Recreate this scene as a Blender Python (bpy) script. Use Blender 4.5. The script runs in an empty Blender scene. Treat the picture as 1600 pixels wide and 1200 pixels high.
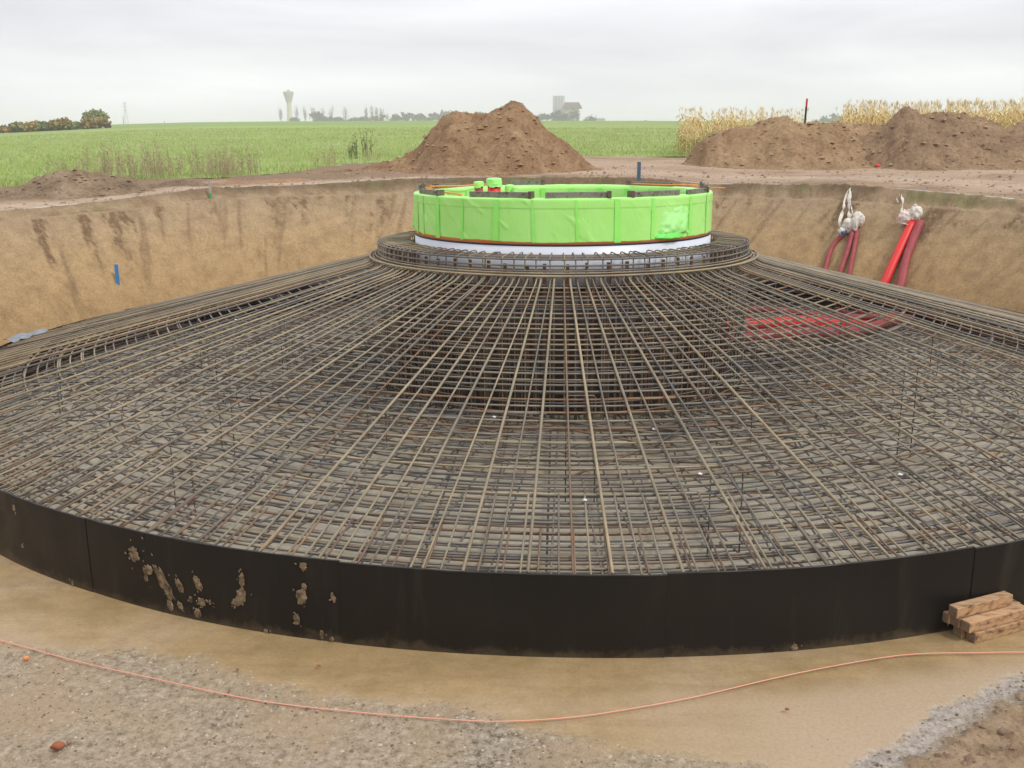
import bpy, math, random
import numpy as np
from mathutils import Vector
R = math.radians
rng = np.random.default_rng(7); random.seed(7)
sc = bpy.context.scene
col = sc.collection
# ------------------------------------------------------------------ camera
CF, CPIT, CYAW, CROLL, CH, CD = 1556.0, .2383, -.0505, -.006, 3.5578, 14.787
cy, sy, cp, sp = math.cos(CYAW), math.sin(CYAW), math.cos(CPIT), math.sin(CPIT)
vF = np.array([sy*cp, cy*cp, -sp]); vR = np.array([cy, -sy, 0.]); vU = np.cross(vR, vF)
vR, vU = math.cos(CROLL)*vR+math.sin(CROLL)*vU, -math.sin(CROLL)*vR+math.cos(CROLL)*vU
vC = np.array([0, -CD, CH])
cam = bpy.data.cameras.new('camera'); co = bpy.data.objects.new('camera', cam); col.objects.link(co)
cam.sensor_width = 36; cam.lens = CF/1600*36; cam.clip_end = 9000; cam.clip_start = .05
from mathutils import Matrix
M4 = Matrix.Identity(4)
for i in range(3):
    M4[i][0] = vR[i]; M4[i][1] = vU[i]; M4[i][2] = -vF[i]; M4[i][3] = vC[i]
co.matrix_world = M4
sc.camera = co
# ------------------------------------------------------------------ world, sun, exposure
SUN_EL, SUN_AZ = 50, -35          # azimuth of the sun, degrees from +x towards +y
w = bpy.data.worlds.new('World'); sc.world = w; w.use_nodes = True
nt = w.node_tree; nt.nodes.clear()
N, L = nt.nodes.new, nt.links.new
wo = N('ShaderNodeOutputWorld'); sky = N('ShaderNodeTexSky'); sky.sky_type = 'NISHITA'; sky.sun_disc = False
sky.sun_elevation = R(SUN_EL); sky.sun_rotation = R(90-SUN_AZ); sky.dust_density = 4
b1 = N('ShaderNodeBackground'); b1.inputs[1].default_value = .08; L(sky.outputs[0], b1.inputs[0])
tc = N('ShaderNodeTexCoord'); mp = N('ShaderNodeMapping'); mp.inputs['Scale'].default_value = (1.6, 1.6, 9)
L(tc.outputs['Generated'], mp.inputs[0])
n1 = N('ShaderNodeTexNoise'); n1.inputs['Scale'].default_value = 1.5; n1.inputs['Detail'].default_value = 5; n1.inputs['Roughness'].default_value = .5
n1.inputs['Distortion'].default_value = .3
L(mp.outputs[0], n1.inputs[0])
sx = N('ShaderNodeSeparateXYZ'); L(tc.outputs['Generated'], sx.inputs[0])
cr = N('ShaderNodeValToRGB'); L(sx.outputs[2], cr.inputs[0])
els = cr.color_ramp.elements
els[0].position = 0.0; els[0].color = (.80, .82, .84, 1); els[1].position = .055; els[1].color = (.80, .81, .83, 1)
for ps, c in ((.085, (.68, .69, .715, 1)), (.12, (.70, .71, .74, 1)), (.3, (.74, .75, .775, 1)), (1., (.74, .75, .78, 1))):
    e = els.new(ps); e.color = c
cm = N('ShaderNodeValToRGB'); L(n1.outputs[0], cm.inputs[0])
cm.color_ramp.elements[0].position = .35; cm.color_ramp.elements[0].color = (.80, .80, .84, 1)
cm.color_ramp.elements[1].position = .66; cm.color_ramp.elements[1].color = (1.09, 1.075, 1.09, 1)
mm = N('ShaderNodeMixRGB'); mm.blend_type = 'MULTIPLY'; mm.inputs[0].default_value = 1
L(cr.outputs[0], mm.inputs[1]); L(cm.outputs[0], mm.inputs[2])
b2 = N('ShaderNodeBackground'); b2.inputs[1].default_value = 1.2; L(mm.outputs[0], b2.inputs[0])
ms = N('ShaderNodeMixShader'); ms.inputs[0].default_value = .93
L(b1.outputs[0], ms.inputs[1]); L(b2.outputs[0], ms.inputs[2]); L(ms.outputs[0], wo.inputs[0])
sl = bpy.data.lights.new('sun', 'SUN'); sl.energy = 1.5; sl.angle = R(11); sl.color = (1, .97, .92)
so = bpy.data.objects.new('sun', sl); col.objects.link(so)
sd = Vector((math.cos(R(SUN_EL))*math.cos(R(SUN_AZ)), math.cos(R(SUN_EL))*math.sin(R(SUN_AZ)), math.sin(R(SUN_EL))))
so.rotation_euler = sd.to_track_quat('Z', 'Y').to_euler(); so.location = sd*60
sc.view_settings.view_transform = 'Standard'; sc.view_settings.look = 'None'
sc.view_settings.exposure = 0.27; sc.view_settings.gamma = 1; sc.view_settings.use_curve_mapping = False
sc.cycles.max_bounces = 6; sc.cycles.volume_bounces = 3; sc.cycles.diffuse_bounces = 3

# ------------------------------------------------------------------ helpers
def at(x, y, z=None, Y=None):
    d = vF*CF+vR*(x-800)-vU*(y-600)
    t = (z-vC[2])/d[2] if z is not None else (Y-vC[1])/d[1]
    return vC+t*d
_perm = rng.integers(0, 256, 4096)
def _h(ix, iy, iz):
    return ((_perm[(ix*73+iy*179+iz*283+_perm[(ix*31+iy*7) & 4095]+_perm[(iz*13+iy) & 4095]*3) & 4095])/255.)
def noise(x, y, z=0., s=1., oct=4, rough=.5):
    x, y, z = np.broadcast_arrays(np.asarray(x, float)*s+100.3, np.asarray(y, float)*s+57.7, np.asarray(z, float)*s+31.1)
    tot = np.zeros(x.shape); amp = 1.; ns = 0.
    for o in range(oct):
        ix, iy, iz = np.floor(x).astype(int), np.floor(y).astype(int), np.floor(z).astype(int)
        fx, fy, fz = x-ix, y-iy, z-iz
        fx, fy, fz = [f*f*(3-2*f) for f in (fx, fy, fz)]
        v = 0
        for a in (0, 1):
            for b in (0, 1):
                for c in (0, 1):
                    v = v+_h(ix+a, iy+b, iz+c)*(fx if a else 1-fx)*(fy if b else 1-fy)*(fz if c else 1-fz)
        tot += amp*(v*2-1); ns += amp; amp *= rough
        x, y, z = x*2.03+17, y*2.03+9, z*2.03+5
    return tot/ns
def sstep(a, b, x):
    t = np.clip((x-a)/(b-a), 0, 1); return t*t*(3-2*t)
def mesh(name, v, f, attrs=None, smooth=True):
    """v (n,3), f list or (m,k) array -> mesh data"""
    me = bpy.data.meshes.new(name)
    v = np.asarray(v, np.float32)
    if isinstance(f, np.ndarray):
        k = f.shape[1]; m = len(f)
        me.vertices.add(len(v)); me.vertices.foreach_set('co', v.ravel())
        me.loops.add(m*k); me.loops.foreach_set('vertex_index', f.astype(np.int32).ravel())
        me.polygons.add(m); me.polygons.foreach_set('loop_start', np.arange(0, m*k, k, dtype=np.int32))
        me.polygons.foreach_set('loop_total', np.full(m, k, np.int32))
        me.update(calc_edges=True)
    else:
        me.from_pydata([tuple(p) for p in v], [], f)
    for k2, a in (attrs or {}).items():
        at_ = me.attributes.new(k2, 'FLOAT', 'POINT'); at_.data.foreach_set('value', np.asarray(a, np.float32))
    if smooth: me.polygons.foreach_set('use_smooth', np.ones(len(me.polygons), bool))
    me.validate()
    return me
def obj(name, me, mat=None, parent=None, loc=None, rz=None):
    o = bpy.data.objects.new(name, me); col.objects.link(o)
    if mat is not None and me is not None and not me.materials: me.materials.append(mat)
    if parent is not None: o.parent = parent
    if loc is not None: o.location = loc
    if rz is not None: o.rotation_euler = (0, 0, rz)
    return o
def tag(o, label=None, cat=None, group=None, kind=None):
    if label: o['label'] = label
    if cat: o['category'] = cat
    if group: o['group'] = group
    if kind: o['kind'] = kind
    return o
def thing(name, label, cat, loc=(0, 0, 0), rz=0, group=None):
    o = bpy.data.objects.new(name, None); col.objects.link(o); o.empty_display_size = .1
    o.location = loc; o.rotation_euler = (0, 0, rz)
    return tag(o, label, cat, group)
class MB:
    def __init__(s): s.v = []; s.f = []; s.n = 0
    def add(s, v, f):
        v = np.asarray(v, float); s.v.append(v); s.f += [tuple(int(i)+s.n for i in q) for q in f]; s.n += len(v); return s
    def box(s, c, d, rz=0, ry=0):
        a = np.array([(x, y, z) for x in (-.5, .5) for y in (-.5, .5) for z in (-.5, .5)])*np.array(d)
        if ry: q = np.array([[math.cos(ry), 0, math.sin(ry)], [0, 1, 0], [-math.sin(ry), 0, math.cos(ry)]]); a = a@q.T
        if rz: q = np.array([[math.cos(rz), -math.sin(rz), 0], [math.sin(rz), math.cos(rz), 0], [0, 0, 1]]); a = a@q.T
        return s.add(a+np.array(c), [(0, 1, 3, 2), (4, 6, 7, 5), (0, 4, 5, 1), (2, 3, 7, 6), (0, 2, 6, 4), (1, 5, 7, 3)])
    def tube(s, pts, rad, n=6, cap=True, closed=False):
        v, f = tube(pts, rad, n, cap, closed); return s.add(v, f)
    def lathe(s, prof, n=24, c=(0, 0, 0)):
        a = np.linspace(0, 2*np.pi, n+1)[:-1]; k = len(prof)
        v = [(r*math.cos(t)+c[0], r*math.sin(t)+c[1], z+c[2]) for t in a for r, z in prof]
        f = [(i*k+j, ((i+1) % n)*k+j, ((i+1) % n)*k+j+1, i*k+j+1) for i in range(n) for j in range(k-1)]
        return s.add(v, f)
    def me(s, name='m', smooth=False):
        return mesh(name, np.concatenate(s.v), s.f, smooth=smooth)
def tube(pts, rad, n=6, cap=True, closed=False):
    P = np.asarray(pts, float); m = len(P)
    T = np.gradient(P, axis=0) if not closed else np.roll(P, -1, 0)-np.roll(P, 1, 0)
    T /= np.linalg.norm(T, axis=1, keepdims=True)+1e-12
    up = np.array([0, 0, 1.]); 
    if abs(T[:, 2]).max() > .9: up = np.array([.31, .95, .05]) if abs(T[0, 1]) < .8 else np.array([.95, .2, .2])
    A = np.cross(T, up); A /= np.linalg.norm(A, axis=1, keepdims=True)+1e-12
    B = np.cross(A, T)
    rad = np.broadcast_to(np.asarray(rad, float), (m,))
    th = np.arange(n)*2*np.pi/n
    v = P[:, None]+rad[:, None, None]*(np.cos(th)[None, :, None]*A[:, None]+np.sin(th)[None, :, None]*B[:, None])
    f = []
    for i in range(m if closed else m-1):
        j = (i+1) % m
        for k in range(n):
            k2 = (k+1) % n; f.append((i*n+k, i*n+k2, j*n+k2, j*n+k))
    if cap and not closed: f += [tuple(range(n))[::-1], tuple(range((m-1)*n, m*n))]
    return v.reshape(-1, 3), f
def tube_me(name, pts, rad, n=6, smooth=True, closed=False):
    v, f = tube(pts, rad, n, True, closed); return mesh(name, v, f, smooth=smooth)
def grid_me(name, X, Y, Z, attrs=None, smooth=True, wrap=False):
    a, b = X.shape; v = np.stack([X, Y, Z], -1).reshape(-1, 3)
    i, j = np.meshgrid(np.arange(a if wrap else a-1), np.arange(b-1), indexing='ij'); i2 = (i+1) % a
    f = np.stack([i*b+j, i2*b+j, i2*b+j+1, i*b+j+1], -1).reshape(-1, 4)
    return mesh(name, v, f, {k: q.ravel() for k, q in (attrs or {}).items()}, smooth)
def spline(pts, n=24):
    P = np.asarray(pts, float); m = len(P); Q = np.vstack([2*P[0]-P[1], P, 2*P[-1]-P[-2]]); out = []
    for i in range(m-1):
        p0, p1, p2, p3 = Q[i:i+4]; k = max(2, n//(m-1))
        for t in np.arange(k)/k:
            out.append(.5*((2*p1)+(p2-p0)*t+(2*p0-5*p1+4*p2-p3)*t*t+(3*p1-p0-3*p2+p3)*t**3))
    out.append(P[-1]); return np.array(out)

# ------------------------------------------------------------------ materials
def newmat(name, rough=.8, metal=0., spec=.3):
    m = bpy.data.materials.new(name); m.use_nodes = True; t = m.node_tree
    b = t.nodes['Principled BSDF']; b.inputs['Roughness'].default_value = rough; b.inputs['Metallic'].default_value = metal
    b.inputs['Specular IOR Level'].default_value = spec
    return m, t, b
def nz(t, scale, detail=4, rough=.55, vec=None, sc3=None, dist=0):
    n = t.nodes.new('ShaderNodeTexNoise'); n.inputs['Scale'].default_value = scale; n.inputs['Detail'].default_value = detail
    n.inputs['Roughness'].default_value = rough; n.inputs['Distortion'].default_value = dist
    if vec is None: 
        g = t.nodes.new('ShaderNodeNewGeometry'); vec = g.outputs['Position']
    if sc3:
        mpn = t.nodes.new('ShaderNodeMapping'); mpn.inputs['Scale'].default_value = sc3; t.links.new(vec, mpn.inputs[0]); vec = mpn.outputs[0]
    t.links.new(vec, n.inputs['Vector']); return n.outputs[0]
def ramp(t, fac, stops):
    r = t.nodes.new('ShaderNodeValToRGB'); t.links.new(fac, r.inputs[0]); e = r.color_ramp.elements
    e[0].position, e[0].color = stops[0][0], (*stops[0][1], 1); e[1].position, e[1].color = stops[-1][0], (*stops[-1][1], 1)
    for p_, c in stops[1:-1]: q = e.new(p_); q.color = (*c, 1)
    return r.outputs[0]
def mix(t, fac, a, b, mode='MIX'):
    m = t.nodes.new('ShaderNodeMixRGB'); m.blend_type = mode
    for i, q in enumerate((fac, a, b)):
        if isinstance(q, (int, float)): m.inputs[i].default_value = q
        elif isinstance(q, tuple): m.inputs[i].default_value = (*q, 1)
        else: t.links.new(q, m.inputs[i])
    return m.outputs[0]
def bump(t, b, h, strength=.4, dist=.02):
    n = t.nodes.new('ShaderNodeBump'); n.inputs['Strength'].default_value = strength; n.inputs['Distance'].default_value = dist
    t.links.new(h, n.inputs['Height']); t.links.new(n.outputs[0], b.inputs['Normal'])
def attr(t, name):
    a = t.nodes.new('ShaderNodeAttribute'); a.attribute_name = name; return a.outputs['Fac']
def objrand(t): return t.nodes.new('ShaderNodeObjectInfo').outputs['Random']
def simple(name, c1, c2=None, scale=8, rough=.8, bs=0, bd=.01, metal=0, spec=.3, c3=None, sc3=None, rnd=0):
    m, t, b = newmat(name, rough, metal, spec); c2 = c2 or tuple(x*.8 for x in c1)
    f = nz(t, scale, 5, .6, sc3=sc3)
    st = [(.32, c1), (.62, c2)] if not c3 else [(.3, c1), (.5, c2), (.68, c3)]
    c = ramp(t, f, st)
    if rnd:
        c = mix(t, 1., c, ramp(t, objrand(t), [(0, (1-rnd,)*3), (1, (1+rnd,)*3)]), 'MULTIPLY')
    t.links.new(c, b.inputs['Base Color'])
    if bs: bump(t, b, nz(t, scale*3, 6, .65), bs, bd)
    return m

def rebar_mat(name, cols, rust=.5, rough=.62):
    m, t, b = newmat(name, rough, .15, .35)
    f = nz(t, 2.2, 4, .6)
    base = ramp(t, f, [(.3, cols[0]), (.5, cols[1]), (.7, cols[2])])
    rn = ramp(t, objrand(t), [(0, (.58, .58, .62)), (.35, (.9, .9, .92)), (.6, (1, .95, .86)), (.8, (1.1, 1.05, 1)), (1, (1.3, 1.2, 1.02))])
    base = mix(t, 1., base, rn, 'MULTIPLY')
    rf = ramp(t, nz(t, 7, 5, .65), [(.54, (0, 0, 0)), (.7, (rust,)*3)])
    base = mix(t, rf, base, (.26, .125, .055))
    t.links.new(base, b.inputs['Base Color'])
    bump(t, b, nz(t, 90, 2, .5), .35, .004)
    return m
M = {}
M['bar_dusty'] = rebar_mat('dusty_rebar', [(.20, .18, .15), (.28, .245, .18), (.37, .315, .225)], .5)
M['bar_grey'] = rebar_mat('grey_rebar', [(.125, .125, .13), (.20, .19, .17), (.29, .26, .205)], .45)
M['bar_rusty'] = rebar_mat('rusty_rebar', [(.13, .09, .06), (.20, .14, .10), (.25, .18, .12)], .8)
M['rust_post'] = simple('rust_brown_steel', (.085, .052, .032), (.18, .10, .055), 9, .8, .2, .004)
M['shell_dark'] = simple('dark_rusty_shell', (.035, .025, .02), (.07, .045, .03), 4, .8)
def soil(name, c1, c2, c3, wet=None, scale=1.3, bs=.6, bd=.05, rough=.92):
    m, t, b = newmat(name, rough, 0, .15)
    c = ramp(t, nz(t, scale, 8, .68), [(.3, c1), (.5, c2), (.7, c3)])
    c = mix(t, .85, c, ramp(t, nz(t, 9, 8, .75), [(.34, (.60, .57, .54)), (.5, (1, 1, 1)), (.66, (1.3, 1.28, 1.25))]), 'MULTIPLY')
    sp_ = ramp(t, nz(t, 38, 2, .5), [(.72, (0, 0, 0)), (.76, (.6, .6, .6))])
    c = mix(t, sp_, c, (.6, .54, .44))
    t.links.new(c, b.inputs['Base Color'])
    h = mix(t, .5, nz(t, 9, 8, .7), nz(t, 32, 4, .7)); bump(t, b, h, bs, bd)
    return m
M['heap'] = soil('brown_heap_soil', (.22, .13, .068), (.33, .205, .112), (.42, .28, .16), bd=.12, bs=.8)
M['heap_dark'] = soil('dark_heap_soil', (.20, .13, .078), (.31, .205, .123), (.40, .275, .165), bd=.12, bs=.8)
M['heap_berm'] = soil('tan_berm_soil', (.24, .15, .08), (.34, .225, .125), (.42, .29, .17), bd=.1, bs=.7)
M['heap_left'] = soil('grey_brown_soil', (.17, .12, .075), (.27, .195, .125), (.38, .285, .19), bd=.08, bs=.8)
for _k in ('heap', 'heap_dark', 'heap_berm', 'heap_left'): M[_k+'_c'] = M[_k].copy(); [setattr(n_.inputs['Distance'], 'default_value', .006) for n_ in M[_k+'_c'].node_tree.nodes if n_.type == 'BUMP']
M['clay'] = soil('orange_clay', (.28, .15, .075), (.36, .22, .13), (.42, .29, .19), bd=.05)
# pit wall: soil layers by height, slipped dark soil and tooth marks running down the face
m, t, b = newmat('pit_wall_soil', .9, 0, .15)
g = t.nodes.new('ShaderNodeNewGeometry'); s3 = t.nodes.new('ShaderNodeSeparateXYZ'); t.links.new(g.outputs['Position'], s3.inputs[0])
zf = t.nodes.new('ShaderNodeMapRange'); zf.inputs[1].default_value = 0; zf.inputs[2].default_value = 2.6; t.links.new(s3.outputs[2], zf.inputs[0])
zn = mix(t, .18, zf.outputs[0], nz(t, 1.1, 5, .6))
lay = ramp(t, zn, [(.0, (.33, .21, .10)), (.3, (.43, .285, .14)), (.55, (.45, .31, .165)), (.74, (.42, .305, .185)), (.84, (.37, .27, .17)), (.9, (.19, .14, .085)), (1., (.22, .165, .105))])
lay = mix(t, .8, lay, ramp(t, nz(t, 3.2, 8, .72), [(.33, (.72, .7, .66)), (.5, (1, 1, 1)), (.68, (1.2, 1.2, 1.18))]), 'MULTIPLY')
lay = mix(t, .8, lay, ramp(t, nz(t, 26, 6, .78), [(.33, (.62, .59, .54)), (.5, (1, 1, 1)), (.68, (1.2, 1.2, 1.18))]), 'MULTIPLY')
fd0 = t.nodes.new('ShaderNodeMath'); fd0.operation = 'MULTIPLY'; t.links.new(attr(t, 'streak'), fd0.inputs[0]); t.links.new(ramp(t, nz(t, 11, 7, .75), [(.36, (.15,)*3), (.52, (1.15,)*3)]), fd0.inputs[1]); fd = fd0.outputs[0]
lay = mix(t, ramp(t, nz(t, 2.0, 6, .65, sc3=(1, 1, 3.5)), [(.52, (0, 0, 0)), (.72, (.5, .5, .5))]), lay, (.30, .20, .11))
lay = mix(t, ramp(t, nz(t, 55, 3, .6), [(.68, (0, 0, 0)), (.74, (.6, .6, .6))]), lay, (.62, .55, .42))
c = mix(t, fd, lay, (.195, .125, .068))
c = mix(t, attr(t, 'grass'), c, (.16, .20, .06))
t.links.new(c, b.inputs['Base Color'])
bump(t, b, mix(t, .5, nz(t, 7, 9, .78), nz(t, 34, 5, .75)), .8, .06); M['wall'] = m
# ground round the pit
m, t, b = newmat('trodden_ground', .85, 0, .2)
c = ramp(t, nz(t, .55, 8, .62, dist=.4), [(.3, (.23, .15, .085)), (.45, (.33, .225, .14)), (.6, (.41, .295, .20)), (.75, (.34, .245, .165))])
trk = t.nodes.new('ShaderNodeMath'); trk.operation = 'MULTIPLY'; t.links.new(attr(t, 'track'), trk.inputs[0]); t.links.new(ramp(t, nz(t, 1.2, 7, .7, sc3=(.35, 2.2, 1)), [(.35, (.25,)*3), (.55, (1,)*3)]), trk.inputs[1])
c = mix(t, trk.outputs[0], c, (.50, .385, .285))
c = mix(t, attr(t, 'dark'), c, (.22, .15, .09))
c = mix(t, .6, c, ramp(t, nz(t, 9, 6, .7), [(.33, (.65, .63, .6)), (.5, (1, 1, 1)), (.68, (1.2, 1.2, 1.18))]), 'MULTIPLY')
t.links.new(c, b.inputs['Base Color']); bump(t, b, nz(t, 7, 8, .7), .6, .05); M['ground'] = m
# field
m, t, b = newmat('green_field', .9, 0, .1)
c = ramp(t, nz(t, .35, 7, .65, sc3=(.5, 1.6, 1)), [(.28, (.25, .32, .09)), (.45, (.32, .41, .13)), (.6, (.36, .45, .16)), (.75, (.36, .40, .17))])
c = mix(t, ramp(t, nz(t, .06, 5, .6, sc3=(.5, 2, 1)), [(.45, (0, 0, 0)), (.7, (.5, .5, .5))]), c, (.30, .30, .12))
c = mix(t, attr(t, 'far'), c, (.17, .29, .09))
t.links.new(c, b.inputs['Base Color']); bump(t, b, nz(t, 3, 6, .7), .8, .15); M['field'] = m
# pit floor
m, t, b = newmat('pit_floor_blinding', .55, 0, .35)
wet = ramp(t, nz(t, .9, 6, .6), [(.3, (.33, .23, .105)), (.5, (.39, .275, .14)), (.7, (.44, .325, .2))])
wet = mix(t, .8, wet, ramp(t, nz(t, 3.5, 7, .7), [(.32, (.78, .77, .72)), (.5, (1, 1, 1)), (.68, (1.16, 1.16, 1.18))]), 'MULTIPLY')
wet = mix(t, .7, wet, ramp(t, nz(t, 2.4, 7, .7, sc3=(.45, 2.6, 1), dist=.6), [(.32, (.80, .78, .74)), (.5, (1, 1, 1)), (.68, (1.15, 1.14, 1.14))]), 'MULTIPLY')
wet = mix(t, ramp(t, nz(t, 17, 6, .7), [(.60, (0, 0, 0)), (.68, (.55, .55, .55))]), wet, (.27, .18, .085))
pale = ramp(t, nz(t, 1.1, 6, .6), [(.3, (.40, .33, .22)), (.48, (.47, .42, .315)), (.6, (.52, .47, .37)), (.72, (.47, .33, .16))])
rgh = ramp(t, nz(t, 16, 8, .8), [(.38, (.13, .10, .068)), (.47, (.34, .28, .20)), (.55, (.45, .375, .28)), (.64, (.60, .52, .42))])
rgh = mix(t, ramp(t, nz(t, 1.6, 6, .6), [(.45, (0, 0, 0)), (.62, (.75, .75, .75))]), rgh, (.42, .31, .195))
pink = mix(t, attr(t, 'pink'), wet, (.455, .34, .225))
c = mix(t, attr(t, 'inner'), pink, pale)
c = mix(t, attr(t, 'rough'), c, rgh)
c = mix(t, attr(t, 'cement'), c, ramp(t, nz(t, 22, 7, .8), [(.38, (.22, .18, .14)), (.48, (.43, .38, .33)), (.6, (.58, .53, .48))]))
c = mix(t, attr(t, 'dirt'), c, ramp(t, nz(t, 6, 7, .75), [(.36, (.22, .145, .08)), (.5, (.36, .255, .155)), (.64, (.44, .32, .205))]))
c = mix(t, .35, c, ramp(t, nz(t, 40, 4, .7), [(.35, (.7, .7, .7)), (.5, (1, 1, 1)), (.68, (1.25, 1.25, 1.25))]), 'MULTIPLY')
t.links.new(c, b.inputs['Base Color'])
rr = ramp(t, attr(t, 'rough'), [(0, (.42,)*3), (1, (.9,)*3)]); t.links.new(rr, b.inputs['Roughness'])
hm = t.nodes.new('ShaderNodeMath'); hm.operation = 'MULTIPLY_ADD'; t.links.new(attr(t, 'rough'), hm.inputs[0]); hm.inputs[1].default_value = .9; hm.inputs[2].default_value = .1
hh = t.nodes.new('ShaderNodeMath'); hh.operation = 'MULTIPLY'; t.links.new(hm.outputs[0], hh.inputs[0]); t.links.new(mix(t, .5, nz(t, 24, 8, .75), nz(t, 70, 4, .7)), hh.inputs[1])
bump(t, b, hh.outputs[0], .9, .03); M['floor'] = m
# formwork film-faced plywood
m, t, b = newmat('film_faced_plywood', .36, 0, .28)
c = ramp(t, nz(t, 1.2, 4, .5), [(.3, (.0095, .009, .0085)), (.7, (.015, .0132, .0115))])
c = mix(t, ramp(t, nz(t, 5, 6, .7, sc3=(1, 1, .12)), [(.55, (0, 0, 0)), (.8, (.17, .17, .17))]), c, (.16, .13, .10))
g = t.nodes.new('ShaderNodeNewGeometry'); s3 = t.nodes.new('ShaderNodeSeparateXYZ'); t.links.new(g.outputs['Position'], s3.inputs[0])
zz_ = t.nodes.new('ShaderNodeMath'); zz_.operation = 'MULTIPLY_ADD'; t.links.new(nz(t, 5, 7, .75), zz_.inputs[0]); zz_.inputs[1].default_value = -.32; t.links.new(s3.outputs[2], zz_.inputs[2])
mr = t.nodes.new('ShaderNodeMapRange'); mr.inputs[1].default_value = -.16; mr.inputs[2].default_value = -.09; mr.inputs[3].default_value = .3; mr.inputs[4].default_value = 0; t.links.new(zz_.outputs[0], mr.inputs[0])
c = mix(t, mr.outputs[0], c, (.20, .15, .09))
c = mix(t, ramp(t, nz(t, 26, 5, .7), [(.68, (0, 0, 0)), (.76, (.35, .35, .35))]), c, (.20, .165, .12))
t.links.new(c, b.inputs['Base Color']); t.links.new(ramp(t, nz(t, 3, 5, .6), [(.3, (.28,)*3), (.7, (.5,)*3)]), b.inputs['Roughness'])
M['ply'] = m
M['splash'] = simple('dried_mud_splash', (.025, .021, .015), (.19, .14, .085), 20, .9, .5, .005, c3=(.34, .27, .18))
# green film
def film(name, a, bb, rough=.38):
    m, t, b = newmat(name, rough, 0, .4)
    t.links.new(ramp(t, nz(t, 1.6, 5, .6), [(.3, a), (.7, bb)]), b.inputs['Base Color'])
    bump(t, b, mix(t, .5, nz(t, 3, 3, .5, sc3=(1, 1, .5), dist=1.5), nz(t, 10, 4, .6, sc3=(1, 1, .3), dist=1)), .22, .04)
    b.inputs['Subsurface Weight'].default_value = 0
    return m
M['film'] = film('green_film', (.42, .90, .20), (.50, .97, .27))
M['film_dark'] = film('green_film_double', (.33, .93, .15), (.37, .97, .20))
M['film_thin'] = film('green_film_loose', (.40, .95, .25), (.48, .98, .34), .25)
M['film_shade'] = film('green_film_shaded', (.12, .70, .08), (.20, .82, .12))  # deeper green: shade under the loose pouch painted into the film colour
M['orange'] = simple('orange_paint', (.95, .26, .05), (.85, .34, .12), 5, .6)
M['blackline'] = simple('dark_blue_joint', (.03, .028, .06), None, 5, .5)
M['white'] = simple('white_coating', (.66, .69, .76), (.70, .73, .80), 2, .35, spec=.5)
M['steel'] = simple('grey_steel_bar', (.17, .16, .135), (.27, .25, .21), 12, .5, .2, .004, metal=.3, c3=(.12, .10, .08))
M['steel_dk'] = simple('dirty_clamp_steel', (.10, .075, .06), (.19, .14, .11), 14, .6, .2, .004, metal=.2)
M['red'] = simple('bright_red_conduit', (.80, .045, .035), (.72, .04, .035), 3, .42, spec=.4)
M['red_dk'] = simple('dusty_red_conduit', (.30, .055, .06), (.38, .085, .085), 5, .6, spec=.3)
M['cloth'] = simple('dirty_white_cloth', (.62, .56, .46), (.80, .77, .70), 14, .85, .5, .01, c3=(.48, .36, .26))
M['cloth_blue'] = simple('blue_tape', (.05, .22, .50), None, 14, .6)
M['wood'] = simple('sawn_timber', (.58, .39, .22), (.50, .31, .17), 6, .75, .4, .004, c3=(.15, .09, .055), sc3=(1, 5, 5), rnd=.12)
M['wood_end'] = simple('timber_end_grain', (.16, .12, .085), (.26, .19, .13), 20, .85, .3, .004)
M['rope'] = simple('salmon_cord', (.90, .38, .25), (.78, .42, .32), 9, .7)
M['stake_blue'] = simple('blue_paint', (.05, .22, .48), (.07, .27, .55), 6, .6)
M['stake_green'] = simple('green_paint', (.06, .48, .14), None, 6, .6)
M['stake_wood'] = simple('pale_stake_wood', (.50, .46, .38), None, 6, .8)
M['stake_steelblue'] = simple('grey_blue_stake', (.09, .16, .23), None, 6, .7)
M['black'] = simple('black_post', (.02, .02, .025), None, 6, .7)
M['postred'] = simple('red_paint', (.60, .06, .05), None, 6, .6)
M['brick'] = simple('brick_red_stone', (.42, .14, .07), (.32, .12, .06), 20, .9, .4, .01)
M['scrap'] = simple('white_scrap', (.8, .8, .78), None, 6, .6)
M['clod'] = simple('brown_clod', (.19, .13, .085), (.29, .20, .13), 18, .95, .5, .005, c3=(.36, .28, .2), rnd=.2)
def leafmat(name, a, b_, c3=None):
    m, t, b = newmat(name, .75, 0, .2)
    g = t.nodes.new('ShaderNodeNewGeometry')
    st = [(0, a), (1, b_)] if not c3 else [(0, a), (.5, b_), (1, c3)]
    c = ramp(t, g.outputs['Random Per Island'], st)
    t.links.new(c, b.inputs['Base Color']); return m
M['grass'] = leafmat('crop_blades', (.29, .39, .10), (.38, .475, .15), (.46, .52, .22))
M['weed'] = leafmat('dry_weeds', (.33, .26, .15), (.46, .38, .24), (.34, .36, .16))
M['weed_dk'] = leafmat('dark_weeds', (.07, .10, .035), (.13, .15, .06))
M['corn'] = leafmat('dry_corn', (.60, .42, .19), (.80, .62, .32), (.62, .52, .22))
M['corn_low'] = leafmat('green_corn_leaves', (.30, .31, .07), (.44, .38, .12), (.52, .42, .18))
M['tree_grey'] = leafmat('bare_grey_twigs', (.06, .055, .05), (.11, .10, .09))
M['tree_green'] = leafmat('dull_green_leaves', (.05, .065, .04), (.09, .10, .06))
M['tree_brown'] = leafmat('brown_autumn_leaves', (.12, .085, .05), (.17, .13, .08))
M['hedge_or'] = leafmat('orange_hedge_leaves', (.29, .19, .06), (.42, .28, .09), (.26, .23, .09))
M['hedge_gr'] = leafmat('green_hedge_leaves', (.13, .17, .06), (.20, .23, .09), (.28, .24, .09))
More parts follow.
